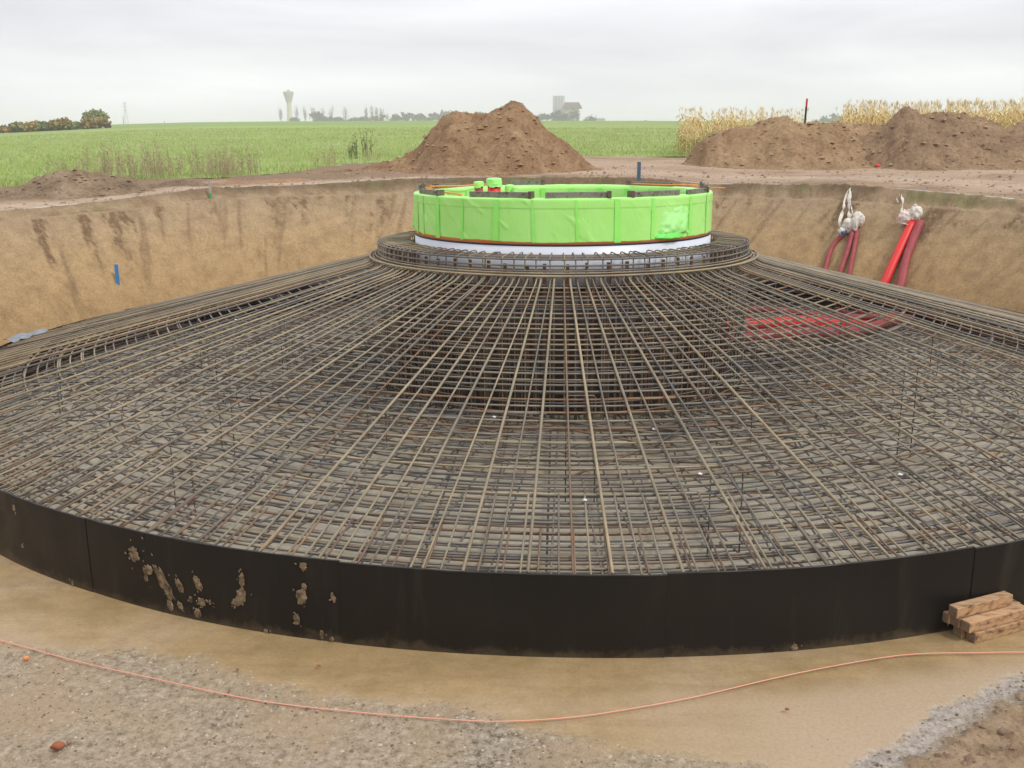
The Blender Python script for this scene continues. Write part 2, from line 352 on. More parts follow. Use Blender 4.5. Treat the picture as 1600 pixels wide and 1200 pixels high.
M['hedge_ol'] = leafmat('olive_tree_leaves', (.16, .22, .08), (.25, .30, .12), (.32, .34, .15))
M['hedge_pu'] = leafmat('maroon_leaves', (.12, .07, .07), (.18, .11, .10))
M['bark'] = simple('bark', (.07, .06, .05), None, 6, .9)
M['tower'] = simple('cream_concrete', (.62, .57, .40), (.55, .51, .38), .3, .8)
M['tower_top'] = simple('grey_concrete', (.50, .47, .40), None, .3, .8)
M['silo'] = simple('pale_silo_concrete', (.42, .42, .42), (.32, .32, .33), .12, .8, sc3=(1, 1, .1))
M['silo_wall'] = simple('pale_render', (.45, .43, .38), None, .2, .8)
M['silo_roof'] = simple('brown_red_roof', (.16, .08, .07), None, .3, .8)
M['pylon'] = simple('galvanised_steel', (.30, .33, .36), None, .3, .5)

# ------------------------------------------------------------------ terrain
AZT = np.array([-180, -140, -115, -65, -40, 0, 25, 34, 54, 71, 80, 110, 125, 136, 148, 160, 180.])
ZT = np.array([2.34, 2.2, 2.2, 2.2, 2.2, 2.3, 2.33, 2.36, 2.55, 2.52, 2.67, 2.68, 2.58, 2.58, 2.40, 2.34, 2.34])
ZL = np.array([2.18, 2.0, 2.0, 2.0, 2.0, 2.05, 2.1, 2.12, 2.21, 2.25, 2.34, 2.37, 2.36, 2.37, 2.24, 2.20, 2.18])
RB = np.array([9.1, 10.2, 10.7, 10.7, 10.2, 9.1, 9.0, 9.0, 9.0, 9.0, 9.0, 9.0, 9.0, 9.0, 9.0, 9.0, 9.1])
RL = np.array([11.0, 12.6, 13.6, 13.6, 12.6, 11.0, 10.8, 10.8, 10.8, 10.8, 10.8, 10.8, 10.8, 10.8, 10.8, 10.8, 11.0])
def zt(a): return np.interp(a, AZT, ZT)
def zl(a): return np.interp(a, AZT, ZL)
def rb(a): return np.interp(a, AZT, RB)
def rl(a): return np.interp(a, AZT, RL)
def rt(a): return rl(a)+.45
_c = []
for x_, y_ in ((-80, 206), (0, 203), (170, 194.5), (300, 191.5), (450, 190.5), (700, 189.5), (1000, 190), (1250, 191), (1600, 192), (1700, 192)):
    P_ = at(x_, y_, Y=210.); _c.append((math.degrees(math.atan2(P_[1], P_[0])), (P_[2]-2.45)/(math.hypot(P_[0], P_[1])-11)))
_c = sorted(_c)
CA = np.array([-180, 20]+[q[0] for q in _c]+[165, 180]); CS = np.array([.012, .012]+[q[1] for q in _c]+[.012, .012])
def G(x, y):
    """ground height outside the pit"""
    x = np.asarray(x, float); y = np.asarray(y, float)
    a = np.degrees(np.arctan2(y, x)); r = np.hypot(x, y); s = np.interp(a, CA, CS); d = np.maximum(r-11, 0)
    D0 = 225.
    z = np.where(d < D0, s*d, s*D0+(d-D0)*np.maximum(s-.012, -.004))
    w_ = np.exp(-d/12)
    return z+2.45+(zt(a)-2.45)*w_
def polar(name, az, rr_fn, zfn, mat, kind, wrap=False, attrs=None):
    A, Tt = np.meshgrid(az, np.arange(rr_fn(az[:1]).shape[-1]), indexing='ij')
    RR = rr_fn(az); X = RR*np.cos(np.radians(az))[:, None]; Y = RR*np.sin(np.radians(az))[:, None]
    Z = zfn(X, Y, RR, az[:, None]); at_ = attrs(X, Y, RR, az[:, None], Z) if attrs else {}
    me = grid_me(name, X, Y, Z, at_, True, wrap); o = obj(name, me, mat); tag(o, kind=kind); return o
# azimuth samples, finer towards the camera and in the view behind the pit
AZ = np.concatenate([np.arange(-180, -128, 1.), np.arange(-128, -52, .11), np.arange(-52, 20, 1.), np.arange(20, 175, .2), np.arange(175, 180, 1.)])
# edges of the rough cement and the clod area on the near floor
EA = np.array([-180, -130, -117, -112, -109, -106, -101, -97, -92, -87, -83, -80, -78, -75.5, -73, -70, -66, -40, 180.])
def edge_rough(a): return np.interp(a, EA, EDGE_R)
def pxr(q):
    P_ = at(*q, z=0); return math.degrees(math.atan2(P_[1], P_[0])), math.hypot(P_[0], P_[1])
_e = sorted([pxr(q) for q in ((-60, 985), (0, 1003), (110, 1015), (220, 1012), (330, 1040), (430, 1062), (550, 1082), (700, 1105), (850, 1130), (950, 1150), (1100, 1172), (1200, 1200))])
E1A = np.array([-180]+[q[0] for q in _e]+[-80, 180]); E1R = np.array([9.]+[q[1] for q in _e]+[10.3, 10.3])
_e = sorted([pxr(q) for q in ((1310, 1215), (1370, 1175), (1430, 1130), (1500, 1090), (1600, 1050), (1700, 1010))])
E2A = np.array([-180, -83]+[q[0] for q in _e]+[180]); E2R = np.array([12., 11]+[q[1] for q in _e]+[8.9])
def flr_attr(X, Y, RR, a, Z=None):
    n = noise(X, Y, 0, 1.7, 5, .6)
    e1 = RR-np.interp(a, E1A, E1R)+n*.22
    e2 = RR-np.interp(a, E2A, E2R)+n*.12
    n2 = noise(X, Y, 4, 9, 5, .7); e1 = e1+n2*.12; e2 = e2+n2*.10
    rough = np.maximum(sstep(-.05, .14, e1)*(.72+.28*sstep(-.2, .1, noise(X, Y, 9, 1.3, 4))), sstep(-.03, .05, e2))
    cem = sstep(-.05, .05, e2)*(1-sstep(.12, .32, e2))*.8
    dirt = sstep(.15, .3, e2)
    inner = 1-sstep(8.25, 8.33, RR)
    pink = sstep(-96, -78, a+n*10)*sstep(8.7, 9.05, RR+n*.15)*(1-rough)+sstep(8.9, 9.2, RR+n*.2)*.5*(a < -96)
    return dict(rough=rough, cement=cem, dirt=dirt, inner=inner, pink=np.clip(pink, 0, 1)*.9)
def flr_z(X, Y, RR, a):
    k = flr_attr(X, Y, RR, a)
    lump = np.maximum(noise(X, Y, 3, 13, 3, .6), 0)**1.5
    return k['rough']*(noise(X, Y, 0, 9, 5, .7)*.022+.035*lump+noise(X, Y, 1, 2.2, 3)*.015)+noise(X, Y, 5, 1.2, 4)*.006*(RR > 8.45)+k['dirt']*(.03+.05*lump)-.004*(RR < 8.3)
tt = np.linspace(0, 1, 150)
polar('pit_floor', AZ, lambda a: np.concatenate([np.broadcast_to(np.array([.05, 3, 6, 8.0, 8.3]), (len(a), 5)), 8.38+(rb(a)[:, None]-8.38+.15)*tt], 1),
      flr_z, M['floor'], 'structure', True, flr_attr)
# wall
tw = np.linspace(0, 1, 42); ts = np.linspace(0, 1, 12)[1:]
def wall_r(a):
    b_, l_ = rb(a)[:, None], rl(a)[:, None]
    return np.concatenate([b_+(l_-b_)*tw, l_+.45*ts], 1)
def wall_z(X, Y, RR, a):
    l_, z1, z2 = rl(a), zl(a), zt(a); b_ = rb(a)
    t_ = np.clip((RR-b_)/(l_-b_), 0, 1); u = np.clip((RR-l_)/.45, 0, 1)
    arc = a*.19
    nn = noise(arc+t_*.8, t_*.5, 0, 2.2, 5, .6)*.06+noise(arc+t_*.8, t_*2.2, 4, 7, 4, .7)*.030-.035*sstep(.25, .6, noise(arc*1.0+t_*1.2, t_*.6, 21, 4.5, 3))
    edge = sstep(0, .25, u)*(1-sstep(.75, 1, u))
    return z1*t_**.93-.02*(t_ < .01)+nn*np.sin(np.pi*np.clip(t_, 0.0, .97))*1.+(z2-z1)*(sstep(.22, .85, u+noise(arc, 0, 9, 2.5, 4)*.18))*(1)+edge*noise(X, Y, 2, 5, 5, .7)*.12
def wall_attr(X, Y, RR, a, Z):
    l_, b_ = rl(a), rb(a); t_ = np.clip((RR-b_)/(l_-b_), 0, 1); arc = a*.19; u = (RR-l_)/.45
    s1 = noise(arc+t_*.9, t_*.35, 7, 1.8, 5, .6)+.30*noise(X, Y, Z, 9, 3)
    s = sstep(.06, .26, s1-.42*(1-t_)**.8)*sstep(.25, .7, t_)*(u < 0)*.9
    tail = sstep(.28, .42, noise(arc+t_*1.1, t_*.3, 17, 5.5, 3, .5))*.5*sstep(.05, .4, t_)*(u < 0)
    crack = np.maximum(s, tail)
    top = sstep(-.15, .35, noise(arc, u*.5, 3, 3.4, 5, .65))*(u > 0)*.6
    gr = sstep(.05, .4, noise(arc, u*.3, 12, 1.6, 4))*sstep(.25, .5, u)*(1-sstep(.7, .95, u))*.4
    return dict(streak=np.maximum(crack, top), grass=gr)
polar('pit_wall', AZ, wall_r, wall_z, M['wall'], 'structure', True, wall_attr)
# field edge radius
_f = []
def march(x, y):
    d = vF*CF+vR*(x-800)-vU*(y-600); d = d/np.linalg.norm(d); t_ = 22.
    while t_ < 1500:
        P_ = vC+d*t_
        if P_[2] < G(P_[0], P_[1]): return P_
        t_ += .15 if t_ < 120 else 1
    return P_
for q in ((-60, 300), (0, 293), (120, 284), (220, 281), (330, 279), (420, 273), (480, 268), (540, 258), (700, 250), (930, 245), (1080, 246), (1250, 249), (1600, 250), (1680, 250)):
    P_ = march(*q); _f.append((math.degrees(math.atan2(P_[1], P_[0])), math.hypot(P_[0], P_[1])))
_f = sorted(_f); FA = np.array([-180, 0]+[q[0] for q in _f]+[175, 180]); FR = np.array([30., 40.]+[q[1] for q in _f]+[16, 30])
def rf(a): return np.interp(a, FA, FR)
print('field edge', np.round(FA), np.round(FR, 1))
tg = np.linspace(0, 1, 70)
def gz(X, Y, RR, a):
    n = noise(X, Y, 0, .8, 5, .6)*.05+noise(X, Y, 3, 3.5, 4, .6)*.03
    return G(X, Y)+n*sstep(0, 1.0, RR-rt(a))-.25*sstep(.3, 4, RR-rf(a))
def g_attr(X, Y, RR, a, Z):
    n = noise(X, Y, 0, .9, 5, .6); d = RR-rt(a)
    wl_ = sstep(96, 112, a+n*6); tr = (wl_*(1-sstep(.5, 1.3, d+n*.4))+(1-wl_)*(np.exp(-((d-3.2+n*.9)/1.6)**2)+np.exp(-((d-9+n)/2.5)**2)*.7))*.85
    dk = (wl_*sstep(1.2, 2.2, d+n)+(1-wl_)*sstep(.1, .5, n+.3)*(1-sstep(1.2, 2.4, d+n)))*.8
    return dict(track=np.clip(tr, 0, 1), dark=np.clip(dk, 0, 1)*(1-np.clip(tr, 0, 1)))
polar('ground', AZ, lambda a: rt(a)[:, None]+(rf(a)[:, None]-rt(a)[:, None]+9)*tg[None]**1.3, gz, M['ground'], 'structure', True, g_attr)
tf = np.concatenate([np.linspace(0, .2, 60)**1., np.linspace(.2, 1, 60)[1:]])
def fr(a):
    r0 = rf(a)[:, None]; return r0*(1-tf[None])+tf[None]*r0+(2600-r0)*(tf[None]**3.2)
polar('field', AZ, fr, lambda X, Y, RR, a: G(X, Y)+noise(X, Y, 0, .35, 4)*.06*(RR < 120)+.012, M['field'], 'structure', True,
      lambda X, Y, RR, a, Z: dict(far=sstep(110, 190, RR+noise(X, Y, 0, .05, 3)*30)*.45))
print('terrain done')

# ------------------------------------------------------------------ black formwork ring
FR_, FH = 8.37, .640
fw = thing('formwork', 'low round wall of black film faced plywood panels enclosing the rebar cone', 'formwork')
SEAMS = [-133.3, -117.08, -100.9, -84.89, -68.6]
seams = SEAMS+[SEAMS[-1]+k*(360-(SEAMS[-1]-SEAMS[0]))/18 for k in range(1, 18)]
def panel(a0, a1, k):
    n = 34; a = np.linspace(a0, a1, n); dr = .003 if k % 2 else -.002
    # panels bow a little between their stiff ends; heights differ by a few millimetres
    u = (a-a0)/(a1-a0); r = FR_+dr+.010*np.sin(u*np.pi)*(1 if k % 3 else -.6)
    h = FH+rng.uniform(-.007, .007)+.008*(u-.5)*rng.uniform(-1, 1)+noise(a, 0, k, .9, 4)*.006
    zb = noise(a*.6, k, 0, 1., 3)*.008-.01
    V = []; 
    for j in range(n):
        ca, sa = math.cos(R(a[j])), math.sin(R(a[j]))
        for rr_, zz in ((r[j], zb[j]), (r[j], h[j]-.003), (r[j]-.003, h[j]), (r[j]-.018, h[j]), (r[j]-.018, zb[j])): V.append((rr_*ca, rr_*sa, zz))
    F = [(j*5+q, (j+1)*5+q, (j+1)*5+(q+1) % 5, j*5+(q+1) % 5) for j in range(n-1) for q in range(5)]
    F += [(0, 1, 2, 3, 4), tuple((n-1)*5+q for q in (4, 3, 2, 1, 0))]
    return mesh('panel', V, F, smooth=False), r[n//2], h[n//2]
seams.append(seams[0]+360)
for k in range(len(seams)-1):
    me, _, _ = panel(seams[k]+.01, seams[k+1]-.01, k+1); obj('plywood_panel', me, M['ply'], fw)
# splashes of dried mud on the panels (thin crusts, real relief)
def splash(px, py, w_, h_, tilt=0., seed=0):
    d = vF*CF+vR*(px-800)-vU*(py-600); aa = d[0]**2+d[1]**2; bb = 2*(vC[0]*d[0]+vC[1]*d[1]); cc = vC[0]**2+vC[1]**2-FR_**2
    t_ = (-bb-math.sqrt(bb*bb-4*aa*cc))/(2*aa); P_ = vC+t_*d; a0 = math.atan2(P_[1], P_[0]); z0 = P_[2]
    lr = np.random.default_rng(seed+50); W = []; F = []
    def bl(cx, cz_, ww, hh, n):
        b0 = len(W); rs = [0, .35, .7, .92, 1.]
        for q, ring_ in enumerate(rs):
            for j in range(n if q else 1):
                th = j/n*2*math.pi; k_ = ring_*(1+.55*float(noise(math.cos(th)*1.3, math.sin(th)*1.3, seed*3.7+cx*90, 2.6, 4, .65)))*(1+.12*lr.uniform(-1, 1)*(q > 2))
                u = cx+ww/2*k_*math.cos(th); v_ = cz_+hh/2*k_*math.sin(th)
                o_ = (.0035, .004, .0035, .002, -.002)[q]*lr.uniform(.5, 1.4)
                uu = u*math.cos(tilt)-v_*math.sin(tilt); vv = u*math.sin(tilt)+v_*math.cos(tilt)
                vv = min(vv, FH-.03-z0)
                a = a0+uu/FR_; r_ = FR_+.0135+o_; W.append((r_*math.cos(a), r_*math.sin(a), z0+vv))
        F.extend([(b0, b0+1+j, b0+1+(j+1) % n) for j in range(n)])
        for q in range(3): F.extend([(b0+1+q*n+j, b0+1+(q+1)*n+j, b0+1+(q+1)*n+(j+1) % n, b0+1+q*n+(j+1) % n) for j in range(n)])
    bl(0, 0, w_, h_, 30)
    for k in range(int(3+w_*40)):
        bl(lr.normal(0, w_*.55), lr.normal(0, h_*.5), lr.uniform(.005, .018), lr.uniform(.006, .024), 7)
    tag(obj('mud_splash', mesh('mud_splash', W, F, smooth=False), M['splash'], fw), kind='stuff')
for i, (px, py, w_, h_, ti) in enumerate(((211, 865, .10, .12, .2), (257, 908, .09, .32, .5), (233, 890, .10, .08, .4), (230, 902, .045, .06, 0), (282, 914, .06, .12, .4), (310, 910, .07, .13, .3),
        (317, 940, .07, .07, 0), (311, 957, .07, .08, 0), (379, 905, .05, .11, -.1), (378, 930, .08, .15, -.25), (371, 940, .06, .07, 0), (475, 882, .06, .08, 0), (472, 931, .08, .13, -.1), (476, 915, .04, .05, 0),
        (465, 966, .05, .09, 0), (24, 793, .05, .06, 0), (37, 852, .025, .03, 0), (417, 986, .03, .05, .3), (504, 990, .03, .07, 0), (520, 997, .03, .04, 0), (521, 932, .03, .08, .3), (115, 910, .03, .05, 0),
        (268, 945, .06, .09, .3), (1240, 1010, .05, .05, 0), (300, 935, .03, .05, 0), (283, 945, .05, .07, .5), (330, 940, .03, .04, 0), (366, 940, .025, .03, 0))):
    splash(px, py, w_, h_, ti, i)
# torn sheet on the far left edge
def sheet(pts, name, mat, label, cat):
    P0 = np.array(pts); 
pv = [at(18, 534, z=.62), at(70, 515, z=.66), at(60, 522, z=.66), at(20, 530, z=.62)]
a_, b_ = at(10, 534, z=.66), at(66, 516, z=.66)
U_ = np.linspace(0, 1, 16)[:, None]; Vv = np.linspace(0, 1, 6)[None]
dirn = b_-a_; nrm = np.array([-dirn[1], dirn[0], 0]); nrm /= np.linalg.norm(nrm)
X = a_[0]+dirn[0]*U_+nrm[0]*(Vv-.5)*.22; Y = a_[1]+dirn[1]*U_+nrm[1]*(Vv-.5)*.22
Z = .655+.05*np.sin(Vv*3.1)+noise(X, Y, 0, 6, 3)*.05
m_ = simple('grey_plastic', (.16, .18, .20), (.28, .30, .33), 9, .35, .4, .01)
tag(obj('plastic_sheet', grid_me('sheet', X, Y, Z), m_), 'crumpled grey plastic sheet draped over the far left edge of the formwork', 'plastic sheet')

# ------------------------------------------------------------------ reinforcement
cage = thing('reinforcement_cage', 'wide cone of tied steel reinforcing bars rising to a round collar in the middle', 'rebar cage')
R0, R1, ZA, ZB = 2.81, 8.29, 1.925, .625
def cz(r): return ZB+(R1-r)*(ZA-ZB)/(R1-R0)
def radial_me(name, ra, rb_, rad, bend_in=True, bend_out=True, dz=0.):
    pts = []
    if bend_in: pts += [(R0-.20, 0, cz(R0)+.035+dz), (R0-.02, 0, cz(R0)+.03+dz), (R0+.10, 0, cz(R0+.10)+dz)]
    else: pts += [(ra, 0, cz(ra)+dz)]
    for q in (.25, .5, .75): pts.append((ra+(rb_-ra)*q, 0, cz(ra+(rb_-ra)*q)+dz))
    pts += [(rb_+.045, 0, cz(rb_+.045)+dz+.008)]
    return tube_me(name, pts, rad, 7)
thick = [radial_me('radial_bar', R0, R1, .0128, dz=d) for d in (.0, .006)]
thin = [radial_me('radial_bar', R0, R1, .0088, dz=d) for d in (-.004, .003)]
thin += [radial_me('radial_bar', R0, R1, .0088, dz=.001), radial_me('radial_bar', R0, R1, .0092, dz=-.001)]
for i_, m_ in enumerate(thick+thin): m_.materials.append(M['bar_dusty'] if i_ < 4 else M[('bar_rusty', 'bar_grey')[i_-4]])
def place(me, name, a, jr=.16, lift=0., parent=cage):
    o = bpy.data.objects.new(name, me); col.objects.link(o); o.parent = parent
    j = random.gauss(0, jr)
    sk = random.gauss(0, .0045)      # not quite radial: turned a little about its middle
    th = R(a+j); o.rotation_euler = (0, 0, th+sk); rm = 5.5
    o.location = (rm*(math.cos(th)-math.cos(th+sk)), rm*(math.sin(th)-math.sin(th+sk)), lift+random.uniform(-.004, .004))
    return o
NR = 200
GAPS = ((-154.6, -151.9), (-39.6, -36.4), (-27.3, -25.6))
for k in range(NR):
    a = -180+k*360/NR+.55
    if any(g0 < a < g1 for g0, g1 in GAPS): continue
    place(random.choice(thick if k % 2 else thin), 'radial_bar', a)
short = radial_me('short_radial_bar', 7.33, R1, .0088, bend_in=False); short.materials.append(M['bar_dusty'])
lap = radial_me('lap_bar', 7.80, R1, .0085, bend_in=False, dz=.002); lap.materials.append(M['bar_rusty'])
rest_s, rest_l = MB(), MB()
sv = np.array([v.co[:] for v in short.vertices]); sf = [tuple(p.vertices) for p in short.polygons]
lv = np.array([v.co[:] for v in lap.vertices]); lf = [tuple(p.vertices) for p in lap.polygons]
def rotz(v, a): c_, s_ = math.cos(a), math.sin(a); return v@np.array([[c_, s_, 0], [-s_, c_, 0], [0, 0, 1]])
for k in range(NR):
    a = -180+(k+.5)*360/NR+.55
    if -165 < a < -12: 
        o = place(short, 'short_radial_bar', a, .12); o.location[2] += 0
        o = place(lap, 'lap_bar', a-.9+.22, .03)
    else: rest_s.add(rotz(sv, R(a)), sf); rest_l.add(rotz(lv, R(a-.7)), lf)
tag(obj('short_radial_bar', rest_s.me('rest'), M['bar_dusty'], cage), kind='stuff')
tag(obj('lap_bar', rest_l.me('rest'), M['bar_rusty'], cage), kind='stuff')
def arc(name, r, z, a0, a1, rad, mat, n=None, jit=.006, sides=6, parent=None, e0=0., e1=0.):
    jit = jit*.8 if name == 'hoop_bar' else jit
    n = n or max(6, int(abs(a1-a0)*r*.0175/.22)+2); a = np.radians(np.linspace(a0, a1, n))
    rr_ = r+noise(np.linspace(0, 3, n), r*7, a0*.1, 1., 2)*jit*2+np.linspace(e0, e1, n)
    zz = z+noise(np.linspace(0, 5, n), r*3, a0, 1., 2)*jit
    pts = np.stack([rr_*np.cos(a), rr_*np.sin(a), zz], 1)
    return obj(name, tube_me(name, pts, rad, sides), mat, parent or cage)
# hoops under the radial bars, each made of lapped arcs
r = R0+.16; k = 0
while r < R1-.02:
    na = 3 if r < 4.5 else (4 if r < 6.5 else 5); st = random.uniform(0, 360)
    for q in range(na):
        a0 = st+q*360/na; ext = random.uniform(2, 7)
        arc('hoop_bar', r+(.010 if q % 2 else -.010), cz(r)-.026-(.004 if q % 2 else 0), a0-ext, a0+360/na+ext, .0100, random.choice([M['bar_grey'], M['bar_grey'], M['bar_grey'], M['bar_dusty'], M['bar_dusty'], M['bar_rusty']]), e0=random.uniform(-.01, .01), e1=random.uniform(-.01, .01))
    r += .130+random.uniform(-.008, .008); k += 1
for r_ in (7.97, 8.12, 8.26): arc('edge_hoop', r_, .42 if r_ > 8.2 else cz(r_)-.03, 0, 359.9, .009, M['bar_grey'])
for z_ in (.16, .30, .45): arc('edge_hoop', 8.26, z_, 0, 359.9, .009, M['bar_grey'])
# bottom mats: two crossing layers and rings
for ax in (0, 1):
    c_ = -8.15
    while c_ < 8.2:
        L_ = math.sqrt(max(8.2**2-c_*c_, .01)); 
        cuts = [-L_, L_]
        if L_ > 3: s_ = random.uniform(-2.5, 2.5); cuts = [-L_, s_, L_]
        for i in range(len(cuts)-1):
            p0, p1 = cuts[i]-.25*(i > 0), cuts[i+1]+.25*(i+1 < len(cuts)-1); o_ = .02*i+random.uniform(-.02, .02); w1 = random.uniform(-.03, .03)
            pts = [((p0, c_+o_, .10), (p1, c_+o_+w1, .10)), ((c_+o_, p0, .078), (c_+o_+w1, p1, .078))][ax]
            obj('mat_bar', tube_me('mat_bar', pts, .0105, 6), M['bar_grey'] if random.random() < .75 else M['bar_rusty'], cage)
        c_ += .50+random.uniform(-.04, .04)
r = 2.95
while r < 8.25:
    arc('lower_hoop', r, .135, random.uniform(0, 90), 452, .010, M['bar_grey'] if random.random() < .75 else M['bar_rusty'], jit=.012, e0=.01, e1=-.01); r += .165
lr_ = [tube_me('lower_radial_bar', [(2.5, 0, .16), (5.3, 0, .158), (8.2, 0, .155)], .0105, 6), tube_me('lower_radial_bar', [(2.5, .02, .165), (5.3, 0, .16), (8.2, -.02, .155)], .0105, 6)]
for m_ in lr_: m_.materials.append(M['bar_grey'])
for k in range(110): place(random.choice(lr_), 'lower_radial_bar', k*360/110+1, .3)
# second criss-cross layer near the column foot, laid at a slant
for k in range(64):
    a = k*360/64+random.uniform(-2, 2); L_ = random.uniform(2.2, 3.2); rr_ = random.uniform(2.9, 3.6); s_ = 1 if k % 2 else -1
    p = np.array([rr_*math.cos(R(a)), rr_*math.sin(R(a)), .22+.03*(k % 3)]); q = np.array([-math.sin(R(a)), math.cos(R(a)), 0])*s_+.28*np.array([math.cos(R(a)), math.sin(R(a)), 0])
    q /= np.linalg.norm(q); obj('slanting_bar', tube_me('slanting_bar', [p-q*.5, p+q*L_], .012, 6), M['bar_grey'] if k % 3 else M['bar_rusty'], cage)
# upright chairs that carry the cone
for r_, n_ in ((4.2, 6), (5.6, 8), (7.0, 9)):
    for k in range(n_):
        a = R(k*360/n_+random.uniform(-3, 3)); t_ = a+math.pi/2; h = cz(r_)-.05; o_ = .14
        c0 = np.array([r_*math.cos(a), r_*math.sin(a), 0]); q = np.array([math.cos(t_), math.sin(t_), 0])*o_
        obj('support_chair', tube_me('support_chair', [c0-q+(0, 0, .14), c0-q+(0, 0, h-.02), c0-q*.9+(0, 0, h), c0+q*.9+(0, 0, h), c0+q+(0, 0, h-.02), c0+q+(0, 0, .14)], .007, 6), M['bar_grey'], cage)
# collar rings lying on the upper ends of the radial bars
for r_, z_, rad in ((2.815, 1.985, .0135), (2.76, 1.975, .0105), (2.715, 1.99, .0105), (2.735, 2.01, .009)):
    arc('collar_ring', r_, z_, 0, 359.9, rad, M['bar_dusty'], n=120, jit=.004, sides=8)
# upstand: stirrups, hoops, top rings
hp = spline([(2.26, 0, 2.105), (2.235, 0, 2.165), (2.27, 0, 2.205), (2.45, 0, 2.195), (2.63, 0, 2.185), (2.672, 0, 2.150), (2.68, 0, 2.02), (2.68, 0, 1.2), (2.68, 0, .16)], 24)
st_me = [tube_me('stirrup', hp+np.array([0, 1, 0])*np.linspace(0, j, len(hp))[:, None], .0085, 6) for j in (-.03, 0, .02)]
for i_, m_ in enumerate(st_me): m_.materials.append(M['bar_dusty'] if i_ else M['bar_rusty'])
NS = 112
for k in range(NS): place(random.choice(st_me), 'stirrup', k*360/NS, .45)
for z_ in (2.17, 2.095, 2.03): arc('upstand_hoop', 2.695, z_, 0, 359.9, .0115, M['bar_grey'], n=110, jit=.004, sides=8)
z_ = 1.86
while z_ > .15: arc('column_hoop', 2.695, z_, 0, 359.9, .009, M['bar_grey'] if random.random() < .85 else M['bar_rusty'], n=90, jit=.006); z_ -= .135
for k_, r_ in enumerate((2.29, 2.36, 2.43, 2.5, 2.57, 2.63)): arc('top_ring', r_, 2.178+.001*k_, 0, 359.9, .0085, M['bar_grey'] if k_ % 2 else M['bar_rusty'], n=100, jit=.003)
z_ = 2.0
while z_ > .15: arc('inner_hoop', 2.33, z_, 0, 359.9, .009, M['bar_rusty'], n=80, jit=.006); z_ -= .40
vb = tube_me('vertical_bar', [(2.655, 0, .06), (2.655, 0, 1.0), (2.655, 0, 1.93)], .010, 6); vb.materials.append(M['bar_grey'])
for k in range(100): place(vb, 'vertical_bar', k*360/100+.7, .3)
pb = MB().box((2.42, 0, 1.08), (.020, .042, 2.0)).me('post'); pb.materials.append(M['rust_post'])
ps_ = MB().box((2.36, 0, .98), (.02, .038, 1.98)).me('post'); ps_.materials.append(M['rust_post'])
for k in range(118):
    o = place(pb if k % 2 else ps_, 'flat_post', k*360/118, .35); o.location[2] = random.uniform(-.02, .03) if k % 2 else random.uniform(-.05, .0)
ib = tube_me('inner_vertical_bar', [(2.31, 0, .06), (2.31, 0, 1.0), (2.31, 0, 2.12)], .009, 6); ib.materials.append(M['bar_rusty'])
for k in range(56): place(ib, 'inner_vertical_bar', k*360/96+.7, .3)
# floor level crossing bars inside the drum are hidden by the shell below
# ------------------------------------------------------------------ tower ring wrapped in green film
can = thing('foundation_ring', 'white steel tower ring wrapped in bright green plastic film, standing inside the collar', 'steel ring')
RC = 2.15
def cyl_me(name, prof, n=180): 
    return MB().lathe(prof, n).me(name, smooth=True)
obj('lower_shell', cyl_me('shell', [(2.10, .05), (2.10, 1.76), (2.0, 1.76), (2.0, .05)]), M['shell_dark'], can)
obj('white_shell', cyl_me('shell', [(RC-.012, 1.76), (RC, 1.762), (RC, 2.27), (RC-.01, 2.272), (2.08, 2.272), (2.08, 1.76)]), M['white'], can)
obj('joint_line', cyl_me('joint', [(RC-.004, 2.272), (RC+.004, 2.276), (RC+.004, 2.292), (RC-.004, 2.294)]), M['blackline'], can)
obj('orange_band', cyl_me('band', [(RC-.006, 2.294), (RC+.001, 2.296), (RC+.001, 2.42), (RC-.006, 2.42)]), M['orange'], can)
obj('ring_core', cyl_me('core', [(RC-.008, 2.42), (RC-.008, 2.842), (1.93, 2.842), (1.93, 1.9), (2.07, 1.9), (2.07, 2.3)]), M['steel_dk'], can)
na, nz_ = 720, 60
a = np.linspace(0, 2*np.pi, na+1)[:-1]
s = np.linspace(0, 1, nz_)
rag = 2.332+.016*noise(a*RC, 0, 0, 3.5, 4, .6)+.020*np.clip(noise(a*RC, 5, 0, .9, 2), -.6, .6)
A, S = np.meshgrid(a, s, indexing='ij')
ZZ = rag[:, None]+(2.855-rag[:, None])*S
wr = noise(A*RC*1., ZZ*.6, 1, 4.5, 4, .55)*.006
# diagonal pulls where the film is gathered
wr += .005*sstep(.35, .6, noise(A*RC*1.2+ZZ*1.1, ZZ*.5, 6, 5, 3))+.004*sstep(.78, .80, S)*(1-sstep(.97, 1, S))
af = (A*180/np.pi+180) % 360-180
bul = np.exp(-((af+52)/7.)**2)*np.exp(-((S-.22)/.20)**2)
RRf = RC+.004+wr+.0*bul
o = obj('green_wrap', grid_me('wrap', RRf*np.cos(A), RRf*np.sin(A), ZZ, wrap=True), M['film'], can)
# film over the lip and down the inside
lip = np.array([(RC+.006, 2.853), (RC-.01, 2.868), (RC-.06, 2.870), (1.96, 2.868), (1.925, 2.855), (1.92, 2.8), (1.915, 2.6), (1.92, 2.3), (1.91, 2.0)])
A2, J = np.meshgrid(a[::2], np.arange(len(lip)), indexing='ij')
RR2 = lip[J, 0]+noise(A2*2, J*.7, 2, 3, 4)*.008*(J > 1); Z2 = lip[J, 1]+noise(A2*2, J, 8, 4, 3)*.006
obj('film_lip', grid_me('lip', RR2*np.cos(A2), RR2*np.sin(A2), Z2, wrap=True), M['film'], can)
